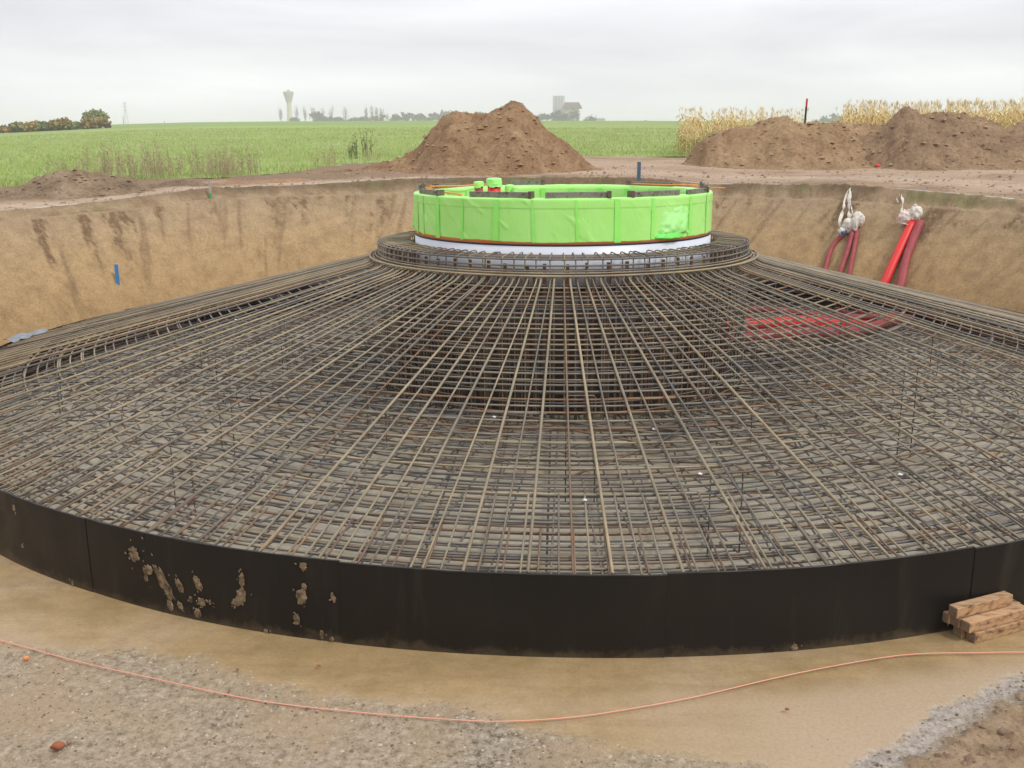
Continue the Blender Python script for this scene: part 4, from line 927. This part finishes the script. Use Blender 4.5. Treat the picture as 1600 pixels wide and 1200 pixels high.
# ------------------------------------------------------------------ vegetation
def blades_me(name, x, y, z, h, wd, lean=.35, seg=2, lr=rng):
    n = len(x); th = lr.uniform(0, 6.283, n); ln = lr.uniform(.05, lean, n)*h; ph = lr.uniform(0, 6.283, n)
    dx, dy = np.cos(th)*wd/2, np.sin(th)*wd/2; lx, ly = np.cos(ph)*ln, np.sin(ph)*ln
    V = np.stack([np.stack([x-dx, y-dy, z], 1), np.stack([x+dx, y+dy, z], 1), np.stack([x+lx*.4+dx*.7, y+ly*.4+dy*.7, z+h*.6], 1), np.stack([x+lx*.4-dx*.7, y+ly*.4-dy*.7, z+h*.6], 1), np.stack([x+lx, y+ly, z+h], 1)], 1).reshape(-1, 3)
    b = np.arange(n)[:, None]*5; F = np.concatenate([b+[0, 1, 2], b+[0, 2, 3], b+[3, 2, 4]])
    return mesh(name, V, F.astype(np.int32), smooth=False)
def inview(n, d0, d1, pw=1., lr=rng):
    d = d0+(d1-d0)*lr.random(n)**pw; u = lr.uniform(-.57, .62, n); return u*d, -CD+d
x, y = inview(330000, 24, 130, 1.6)
a = np.degrees(np.arctan2(y, x)); r_ = np.hypot(x, y); edge = rf(a)+noise(x, y, 0, .8, 4)*.8
k = r_ > edge; x, y, a, r_ = x[k], y[k], a[k], r_[k]
dens = noise(x, y, 0, .5, 4); k = rng.random(len(x)) < .65+.8*dens; x, y = x[k], y[k]; r_ = r_[k]
h = rng.uniform(.05, .15, len(x))*(1+.7*noise(x, y, 2, .25, 3)); sc_ = 1+np.maximum(r_-20, 0)/60
tag(obj('crop_grass', blades_me('crop', x, y, G(x, y), h, .022*sc_, .8), M['grass']), 'low green crop covering the field behind the pit', 'crop', kind='stuff')
# dry weeds along the field edge and dotted through the crop
def weed_me(h, n=14, seed=0, wd=.02, spread=.25):
    lr = np.random.default_rng(abs(seed)); mb = MB()
    for k in range(n):
        ph = lr.uniform(0, 6.28); l_ = h*lr.uniform(.45, 1); s_ = l_*lr.uniform(.05, spread); b0 = np.array([lr.normal(0, .08), lr.normal(0, .06), 0]); tp = b0+(math.cos(ph)*s_, math.sin(ph)*s_*.6, l_)
        dr = np.array([math.sin(ph), -math.cos(ph), 0])*wd/2*.5; m1 = (b0+tp)/2+(0, 0, .03)
        mb.add([b0-dr, b0+dr, m1+dr*.8, m1-dr*.8, tp], [(0, 1, 2, 3), (3, 2, 4)])
        for q in range(5):
            u = lr.uniform(.35, 1); c_ = b0+(tp-b0)*u; pp = lr.uniform(0, 6.28); ll = h*lr.uniform(.04, .13); e_ = c_+(math.cos(pp)*ll*.7, math.sin(pp)*ll*.5, ll*lr.uniform(.2, 1)); w2 = np.array([0, 0, wd*.6])+np.array([wd*.3, 0, 0])
            mb.add([c_, (c_+e_)/2+w2, e_, (c_+e_)/2-w2], [(0, 1, 2, 3)])
    return mb.me('weed')
wm = [weed_me(.85, 8, i, .02) for i in range(5)]; wd_ = [weed_me(.9, 14, 20+i, .03, .35) for i in range(2)]
for m_ in wm: m_.materials.append(M['weed'])
for m_ in wd_: m_.materials.append(M['weed_dk'])
lr = np.random.default_rng(77)
for k in range(130):
    px = lr.choice([lr.uniform(60, 660), lr.uniform(200, 480)]); a_ = None
    Pm = march(px, 285-(px > 500)*20-(px > 560)*12); aa = math.degrees(math.atan2(Pm[1], Pm[0])); r_ = rf(aa)+abs(lr.normal(0, 1.3)); xx, yy = r_*math.cos(R(aa)), r_*math.sin(R(aa))
    s_ = lr.uniform(.5, 1.45)*(1 if 200 < px < 520 else .75)
    o = bpy.data.objects.new('dry_weed', wm[k % 5]); col.objects.link(o); o.location = (xx, yy, float(G(xx, yy))-.03); o.rotation_euler = (0, 0, lr.uniform(0, 6.28)); o.scale = (s_, s_, s_)
    tag(o, 'tall dry brown weed at the near edge of the green field', 'weed', 'dry weeds along the near edge of the green field')
for i_, (px, py, lb) in enumerate(((555, 249, 'dark green leafless weed left of the tall heap, leaning left'), (574, 247, 'tallest dark green weed left of the tall heap'), (548, 250, 'small dark weed beside the two dark green ones'))):
    Pm = march(px, py); o = obj('dark_weed', wd_[i_ % 2], None, loc=Pm-(0, 0, .03)); s_ = (1.0, 1.25, .7)[i_]; o.scale = (s_, s_, s_*1.2); tag(o, lb, 'weed')
x, y = inview(900, 32, 120, 1.5, lr); k = np.hypot(x, y) > rf(np.degrees(np.arctan2(y, x)))+1; V = MB()
wv = [(np.array([v.co[:] for v in m_.vertices]), [tuple(p.vertices) for p in m_.polygons]) for m_ in [weed_me(.5, 4, 40+i, .035, .5) for i in range(4)]]
for i, (xx, yy) in enumerate(zip(x[k], y[k])):
    v, f = wv[i % 4]; s_ = lr.uniform(.4, .9); V.add(rotz(v*s_, lr.uniform(0, 6.28))+(xx, yy, float(G(xx, yy))), f)
tag(obj('field_weeds', V.me('fw'), M['weed']), 'scattered brown stalks dotted through the green crop', 'weeds', kind='stuff')
# corn
def corn_me(seed, h=2.25):
    lr = np.random.default_rng(abs(seed)); st = MB(); lo = MB(); lx, ly = lr.normal(0, .12, 2)
    P_ = np.array([(0, 0, 0), (lx*.3, ly*.3, h*.5), (lx, ly, h*.93)]); st.tube(P_, [.014, .011, .006], 4)
    nl = 13
    for k in range(nl):
        u = .12+.8*k/nl+lr.uniform(-.02, .02); b0 = np.array([lx*u*u, ly*u*u, h*.93*u]); ph = (k % 2)*math.pi+lr.normal(0, .6); L_ = lr.uniform(.45, .8)*(1-.35*u); up = lr.uniform(.05, .45); wd = lr.uniform(.035, .06)
        d = np.array([math.cos(ph), math.sin(ph), 0]); s_ = np.array([-d[1], d[0], 0]); tw = lr.uniform(-.7, .7)
        pts = [b0, b0+d*L_*.3+(0, 0, up*L_), b0+d*L_*.62+(0, 0, up*L_*.6-.05), b0+d*L_*.8+(0, 0, -L_*lr.uniform(.2, .7))]
        V = []
        for i, p in enumerate(pts): 
            q = s_*math.cos(tw*i)+np.array([0, 0, 1])*math.sin(tw*i); ww = wd*(.6, 1, .75, .05)[i]/2; V += [p-q*ww, p+q*ww]
        (lo if u < .38 else st).add(V, [(0, 1, 3, 2), (2, 3, 5, 4), (4, 5, 7, 6)])
    tp = P_[-1]
    for k in range(7):
        ph = lr.uniform(0, 6.28); L_ = lr.uniform(.12, .26); e_ = tp+(math.cos(ph)*L_*.6+.1, math.sin(ph)*L_*.4, L_); md = (tp+e_)/2+(0, 0, .02); w2 = np.array([.012, 0, .006]); st.add([tp, md-w2, e_, md+w2], [(0, 1, 2, 3)])
    return st, lo
cms = []
for i in range(10):
    st, lo = corn_me(i); n1 = len(st.f); st.add(np.concatenate(lo.v), lo.f); me = st.me('corn'); me.materials.append(M['corn']); me.materials.append(M['corn_low'])
    idx = np.zeros(len(me.polygons), np.int32); idx[n1:] = 1; me.polygons.foreach_set('material_index', idx); cms.append(me)
cdat = [(np.array([v.co[:] for v in me.vertices]), np.array([list(p.vertices)+[-1]*(4-len(p.vertices)) for p in me.polygons]), np.array([p.material_index for p in me.polygons])) for me in cms]
def corn_block(px0, px1, Yf, depth, nfront, nback, label, seed, hs, topadd=0):
    lr = np.random.default_rng(abs(seed)); x0, x1 = at(px0, 200, Y=Yf)[0], at(px1, 200, Y=Yf)[0]
    rows = 3; per = nfront//rows
    for rw in range(rows):
        for k in range(per):
            xx = x0+(x1-x0)*(k+lr.uniform(-.35, .35)+.5)/per; yy = Yf+rw*.6+lr.normal(0, .12); s_ = hs*lr.uniform(.78, 1.14)
            o = bpy.data.objects.new('corn_plant', cms[lr.integers(10)]); col.objects.link(o); o.location = (xx, yy, float(G(xx, yy))-.03); o.rotation_euler = (lr.normal(0, .04), lr.normal(.03, .05), lr.uniform(0, 6.28)); o.scale = (s_, s_, s_)
            tag(o, label, 'corn plant', label.replace('dry corn plant', 'dry corn plants'))
    V = []; F = [[], []]; b0 = 0
    for k in range(nback):
        u = lr.random()**1.3; yy = Yf+1.9+u*depth; w0 = (x0*(CD+yy)/(CD+Yf), x1*(CD+yy)/(CD+Yf)); xx = lr.uniform(w0[0]-.3, w0[1]+.3); s_ = hs*lr.uniform(.80, 1.12); v, f, mi = cdat[lr.integers(10)]
        V.append(rotz(v*s_, lr.uniform(0, 6.28))+(xx, yy, float(G(xx, yy)))); 
        F[0].append(np.where(f[mi == 0] >= 0, f[mi == 0]+b0, -1)); F[1].append(np.where(f[mi == 1] >= 0, f[mi == 1]+b0, -1)); b0 += len(v)
    V = np.concatenate(V)
    for q, mt in ((0, M['corn']), (1, M['corn_low'])):
        f = np.concatenate(F[q]); f = f[(f >= 0).all(1)]
        tag(obj('corn_field', mesh('cf', V, f.astype(np.int32), smooth=False), mt), ('dry upper leaves of the corn ' if q == 0 else 'greener lower leaves of the corn ')+('beyond the bank left of the black post' if px0 < 1200 else 'beyond the dark heap on the far right'), 'corn', kind='stuff')
corn_block(1070, 1246, 27.5, 8, 75, 170, 'dry corn plant in the stand left of the black post, beyond the tan bank', 3, .80)
corn_block(1326, 1640, 26.5, 12, 165, 700, 'dry corn plant in the front rows beyond the dark heap on the right', 4, .90)
for i_, (px, py, s_, lb) in enumerate(((1051, 238, .45, 'short broken corn plant standing alone left of the corn stand'), (1068, 243, .85, 'leaning corn plant at the left end of the corn stand'))):
    Pm = march(px, py); o = obj('corn_plant', cms[i_], None, loc=Pm); o.scale = (s_,)*3; tag(o, lb, 'corn plant')
# bushes and trees
def crown_me(rx, ry, rz_, n, leaf, seed, cl=9, z0=0., bare=0.):
    lr = np.random.default_rng(abs(seed)); C_ = lr.normal(0, 1, (cl, 3)); C_ /= np.linalg.norm(C_, axis=1, keepdims=True); C_ *= lr.uniform(.25, .72, (cl, 1)); k = lr.integers(0, cl, n)
    p = C_[k]+lr.normal(0, .20, (n, 3)); p = p[(p**2).sum(1) < 1.25]; n = len(p); p = p*[rx, ry, rz_]+[0, 0, z0+rz_]; p[:, 2] = np.maximum(p[:, 2], z0+.05)
    u = lr.normal(0, 1, (n, 3)); u /= np.linalg.norm(u, axis=1, keepdims=True); v = np.cross(u, lr.normal(0, 1, (n, 3))); v /= np.linalg.norm(v, axis=1, keepdims=True); L_ = leaf*lr.uniform(.6, 1.4, (n, 1))
    if bare: u = u*.25+[0, 0, 1]; v = v*.12
    V = np.stack([p-u*L_*.5, p+v*L_*.4, p+u*L_*.5, p-v*L_*.4], 1).reshape(-1, 3); F = (np.arange(n)[:, None]*4+[0, 1, 2, 3]).astype(np.int32)
    return mesh('crown', V, F, smooth=False)
def tree(name, px, ybase, ytop, wpx, Y, mat, label, cat='tree', bare=0., trunk=.12, n=420, group=None, seed=0):
    a_, b_ = at(px, ybase, Y=Y), at(px, ytop, Y=Y); zg_ = float(G(a_[0], Y)); zg_ = min(zg_, a_[2]); H_ = b_[2]-zg_; W_ = wpx/CF*(Y+CD)
    t = thing(name, label, cat, (a_[0], Y, zg_-.2), 0, group)
    z0 = H_*trunk
    obj('crown', crown_me(W_/2, W_/2, (H_-z0)/2*1.02, n, W_*.13 if not bare else H_*.09, abs(seed*7+int(px)), z0=z0, bare=bare), mat, t)
    tr_ = MB().tube([(0, 0, 0), (.02*H_, 0, H_*.4), (0, 0, H_*(.85 if bare else .6))], [H_*.022, H_*.015, H_*.004], 6)
    lr = np.random.default_rng(abs(seed))
    for k in range(7 if bare else 4):
        zz = H_*lr.uniform(.2, .6); ph = lr.uniform(0, 6.28); tr_.tube([(0, 0, zz), (math.cos(ph)*W_*.2, math.sin(ph)*W_*.2, zz+H_*.12), (math.cos(ph)*W_*.33, math.sin(ph)*W_*.33, zz+H_*.3)], [H_*.010, H_*.006, H_*.002], 4)
    obj('trunk', tr_.me('trunk'), M['bark'], t); return t
# hedge at the left
def hedge(px, yb, yt, wpx, mat, label, name='hedge_bush', cat='bush', n=900, Y=150., tk=.02):
    return tree(name, px, yb+1, yt-1, wpx*1.25, Y, mat, label, cat, 0, tk, int(n*1.3), None, int(px)+5)
hedge(-14, 208, 193, 40, M['hedge_gr'], 'green bush at the very left edge of the hedge')
hedge(10, 207, 193, 34, M['hedge_or'], 'orange green bush second from the left edge of the hedge')
hedge(31, 206, 191, 30, M['hedge_gr'], 'low green bush between two orange ones in the hedge')
hedge(52, 205, 187, 34, M['hedge_or'], 'orange bush in the left part of the hedge')
hedge(74, 203, 190, 30, M['hedge_gr'], 'dark green low bush in the middle of the hedge')
hedge(97, 202, 185, 38, M['hedge_or'], 'brightest yellow orange bush in the middle of the hedge')
hedge(120, 200, 189, 26, M['hedge_gr'], 'small green bush left of the round tree')
hedge(140, 199, 184, 26, M['hedge_or'], 'orange bush under the left side of the round tree')
hedge(157, 198, 183, 24, M['hedge_or'], 'orange bush under the right side of the round tree')
hedge(167, 197, 186, 14, M['hedge_pu'], 'maroon bush at the right end of the hedge')
hedge(151, 198, 169, 31, M['hedge_ol'], 'round olive green tree at the right end of the hedge', 'round_tree', 'tree', 1500, 152., .15)
# hazy tree row on the horizon
FARY = 820.
bt = dict(bare=1., trunk=.05, n=260)
for px, yt, wp, lb in ((439, 163, 9, 'thin bare poplar just left of the water tower'), (464, 163, 9, 'first thin bare poplar right of the water tower'), (477, 163, 8, 'second thin bare poplar right of the water tower'),
                       (490, 162, 9, 'bare poplar above the left end of the dark grove'), (505, 164, 9, 'bare poplar above the middle of the dark grove'), (518, 163, 11, 'bushy bare tree above the right end of the dark grove'), (540, 164, 13, 'lone wide bare tree between the dark grove and the poplar clump'),
                       (573, 162, 8, 'leftmost poplar of the dense clump'), (581, 161, 8, 'second poplar of the dense clump'), (589, 162, 8, 'third poplar of the dense clump'), (597, 164, 8, 'rightmost poplar of the dense clump'), (605, 173, 8, 'small bare tree right of the dense poplar clump')):
    tree('bare_tree', px, 190, yt, wp, FARY, M['tree_grey'], lb, group=None, seed=3, **bt)
for px, yt, wp, mt, lb in ((460, 181, 16, 'tree_green', 'low bush at the foot of the water tower'), (497, 173, 26, 'tree_green', 'dark round grove tree right of the water tower'), (514, 178, 20, 'tree_grey', 'grey tree at the right of the dark grove'), (531, 182, 20, 'tree_green', 'low green tree left of the lone bare tree'), (552, 182, 20, 'tree_green', 'low green tree right of the lone bare tree'),
                       (570, 180, 18, 'tree_brown', 'brownish tree at the foot of the poplar clump'), (592, 178, 22, 'tree_brown', 'brown tree below the right of the poplar clump'), (617, 177, 20, 'tree_green', 'greenish tree right of the poplar clump'), (635, 175, 20, 'tree_green', 'rounded green tree midway between the poplars and the tall heap'), (655, 177, 22, 'tree_brown', 'brownish tree just left of the tall heap'),
                       (678, 173, 24, 'tree_brown', 'brown crown above the left slope of the tall heap'), (700, 171, 26, 'tree_brown', 'wider brown crown above the shoulder of the tall heap'), (722, 173, 22, 'tree_brown', 'brown crown behind the saddle of the heap'), (750, 174, 22, 'tree_brown', 'brown crown left of the peak of the heap'),
                       (843, 175, 16, 'tree_grey', 'grey tree just right of the heap peak'), (855, 176, 14, 'tree_grey', 'grey tree left of the silo'), (868, 168, 18, 'tree_grey', 'bare tree before the left side of the silo'), (882, 174, 20, 'tree_grey', 'bare tree before the middle of the silo'), (896, 171, 18, 'tree_brown', 'brownish tree before the red roofed building'),
                       (916, 183, 9, 'tree_grey', 'tiny bush just right of the silo'), (925, 179, 13, 'tree_green', 'small round tree right of the silo'), (1010, 187, 9, 'tree_green', 'tiny far tree on the horizon right of the shed'), (1274, 186, 14, 'tree_grey', 'low grey tree just right of the black post'), (1290, 181, 18, 'tree_grey', 'grey tree in the gap between the corn stands'), (1303, 178, 18, 'tree_grey', 'taller grey tree in the gap between the corn stands'), (1318, 179, 18, 'tree_grey', 'grey tree at the left end of the right corn stand')):
    tree('far_tree', px, 190 if px < 1000 else 193, yt, wp*1.3, FARY-30 if 860 <= px <= 900 else FARY+10, M[mt], lb, n=340, trunk=.06, seed=9)
def farpt(px, py, Y): return at(px, py, Y=Y)
# water tower
Y_ = 900.; b_ = farpt(450.5, 143, Y_); g_ = float(G(b_[0], Y_)); H_ = b_[2]-g_; pu = (Y_+CD)/CF
t = thing('water_tower', 'cream concrete water tower with a flared bowl on the left horizon', 'water tower', (b_[0], Y_, g_))
obj('shaft', MB().lathe([(4.6*pu, -1), (4.0*pu, H_*.25), (3.4*pu, H_-22*pu), (3.6*pu, H_-17*pu)], 24).me('sh', True), M['tower'], t)
obj('bowl', MB().lathe([(3.6*pu, H_-17*pu), (7.9*pu, H_-2.5*pu), (8.0*pu, H_-.5*pu), (7.5*pu, H_), (.2, H_+.3)], 32).me('bo', True), M['tower_top'], t)
obj('roof_hut', MB().box((0, 0, H_+1*pu), (4*pu, 3*pu, 2*pu)).box((1*pu, 0, H_+2*pu), (.6*pu, .6*pu, 4*pu)).me('rh'), M['tower_top'], t)
for k in range(8):
    a = k*math.pi/4; obj('rib', MB().tube([(3.7*pu*math.cos(a), 3.7*pu*math.sin(a), H_-17*pu), (8.0*pu*math.cos(a), 8.0*pu*math.sin(a), H_-2.5*pu)], .25*pu, 4).me('rib'), M['tower'], t)
# silo
Y_ = 860.; pu = (Y_+CD)/CF; b_ = farpt(873, 150, Y_); g_ = float(G(b_[0], Y_)); H_ = b_[2]-g_
t = thing('grain_silo', 'hazy grey silo block with round cells right of the tall heap', 'silo', (b_[0], Y_, g_))
for k in range(4):
    o = obj('silo_cell', MB().lathe([(2.35*pu, -1), (2.35*pu, H_), (.1, H_+.2)], 16, ((k-1.5)*4.3*pu, 0, 0)).me('cell', True), M['silo'], t)
obj('silo_cell', MB().lathe([(2.35*pu, -1), (2.35*pu, H_-.5), (.1, H_-.3)], 16, (0, 4*pu, 0)).me('cell', True), M['silo'], t)
for k in range(6): obj('railing_post', MB().box(((k-2.5)*3*pu, 0, H_+.5*pu), (.3*pu, .3*pu, 1.6*pu)).me('rp'), M['pylon'], t)
b2_ = farpt(894, 160, Y_)
t = thing('mill_building', 'hazy pale building with a brown red gabled roof, attached right of the silo', 'building', (b2_[0], Y_+2, g_)); H2 = b2_[2]-g_
obj('wall', MB().box((-1*pu, 0, (H2-7*pu)/2), (23*pu, 22*pu, H2-7*pu)).me('wa'), M['silo_wall'], t)
for sgn in (-1, 1): obj('roof', MB().add([(-14*pu, -13*pu*sgn, H2-8*pu), (15*pu, -13*pu*sgn, H2-8*pu), (10*pu, 0, H2+.2), (-12*pu, 0, H2+.2), (-14*pu, -13*pu*sgn, H2-8.8*pu), (15*pu, -13*pu*sgn, H2-8.8*pu), (10*pu, 0, H2-.8*pu), (-12*pu, 0, H2-.8*pu)], [(0, 1, 2, 3), (7, 6, 5, 4), (0, 4, 5, 1), (1, 5, 6, 2), (0, 3, 7, 4)]).me('ro'), M['silo_roof'], t)
obj('roof_end', MB().add([(15*pu, -13*pu, H2-8*pu), (15*pu, 13*pu, H2-8*pu), (10*pu, 0, H2+.1)], [(0, 1, 2)]).me('re'), M['silo_roof'], t)
for k in range(3): obj('pilaster', MB().box(((-7+k*8)*pu, -11.2*pu, (H2-8*pu)/2), (1.2*pu, .8*pu, H2-8*pu)).me('pi'), M['silo'], t)
b3 = farpt(938, 186, Y_); t = thing('farm_shed', 'low grey farm shed on the horizon right of the silo', 'shed', (b3[0], Y_+10, float(G(b3[0], Y_+10)))); h3 = b3[2]-float(G(b3[0], Y_+10))
obj('wall', MB().box((0, 0, h3/2), (15*pu, 10*pu, h3)).me('w'), M['silo'], t)
obj('roof', MB().add([(-8*pu, -5.5*pu, h3), (9*pu, -5.5*pu, h3), (6*pu, 0, h3+2*pu), (-6*pu, 0, h3+2*pu), (-8*pu, 5.5*pu, h3), (9*pu, 5.5*pu, h3)], [(0, 1, 2, 3), (3, 2, 5, 4), (0, 3, 4), (1, 5, 2)]).me('r'), M['pylon'], t)
# pylon and poles
Y_ = 760.; pu = (Y_+CD)/CF; b_ = farpt(194.5, 160, Y_); g_ = float(G(b_[0], Y_)); H_ = b_[2]-g_
t = thing('power_pylon', 'hazy lattice power pylon on the left horizon', 'pylon', (b_[0], Y_, g_))
mb = MB(); wb, wt = 3.0*pu, .9*pu
lv_ = np.linspace(0, 1, 9); cs = [(sx_, sy_) for sx_ in (-1, 1) for sy_ in (-1, 1)]
def pw_(u): return wb+(wt-wb)*min(1, u*1.15)
for sx_, sy_ in cs: mb.tube([(sx_*pw_(u), sy_*pw_(u), u*H_) for u in (0, .5, .87, 1)], .16*pu, 4)
for i in range(8):
    u0, u1 = lv_[i], lv_[i+1]
    for (a0_, b0_), (a1_, b1_) in (((-1, -1), (1, -1)), ((1, -1), (-1, -1)), ((1, 1), (1, -1)), ((-1, -1), (-1, 1))): mb.tube([(a0_*pw_(u0), b0_*pw_(u0), u0*H_), (a1_*pw_(u1), b1_*pw_(u1), u1*H_)], .1*pu, 3)
obj('lattice_mast', mb.me('mast'), M['pylon'], t)
for zz, wd in ((.98, 3.6), (.82, 4.2), (.66, 3.4)):
    obj('cross_arm', MB().tube([(-wd*pu, 0, zz*H_), (0, 0, zz*H_+.7*pu), (wd*pu, 0, zz*H_)], .17*pu, 4).me('arm'), M['pylon'], t)
for px, yt, lb in ((192, 182, 'thin pole at the foot of the power pylon'), (257, 189, 'small far pole on the horizon right of the pylon')):
    b_ = farpt(px, yt, 500.); g_ = float(G(b_[0], 500.)); tag(obj('utility_pole', MB().tube([(b_[0], 500, g_-.5), (b_[0], 500, b_[2])], .16, 6).me('p'), M['pylon']), lb, 'pole')
# ------------------------------------------------------------------ haze
m, t, b = newmat('haze_air'); t.nodes.remove(b); pv_ = t.nodes.new('ShaderNodeVolumePrincipled'); pv_.inputs['Density'].default_value = .0007; pv_.inputs['Color'].default_value = (.995, .975, 1, 1)
t.links.new(pv_.outputs[0], t.nodes['Material Output'].inputs['Volume'])
hz = obj('haze', MB().box((0, 600, 26.5), (5600, 5600, 55)).me('haze'), m); tag(hz, 'thin pale haze filling the air over the fields', 'haze', kind='stuff')
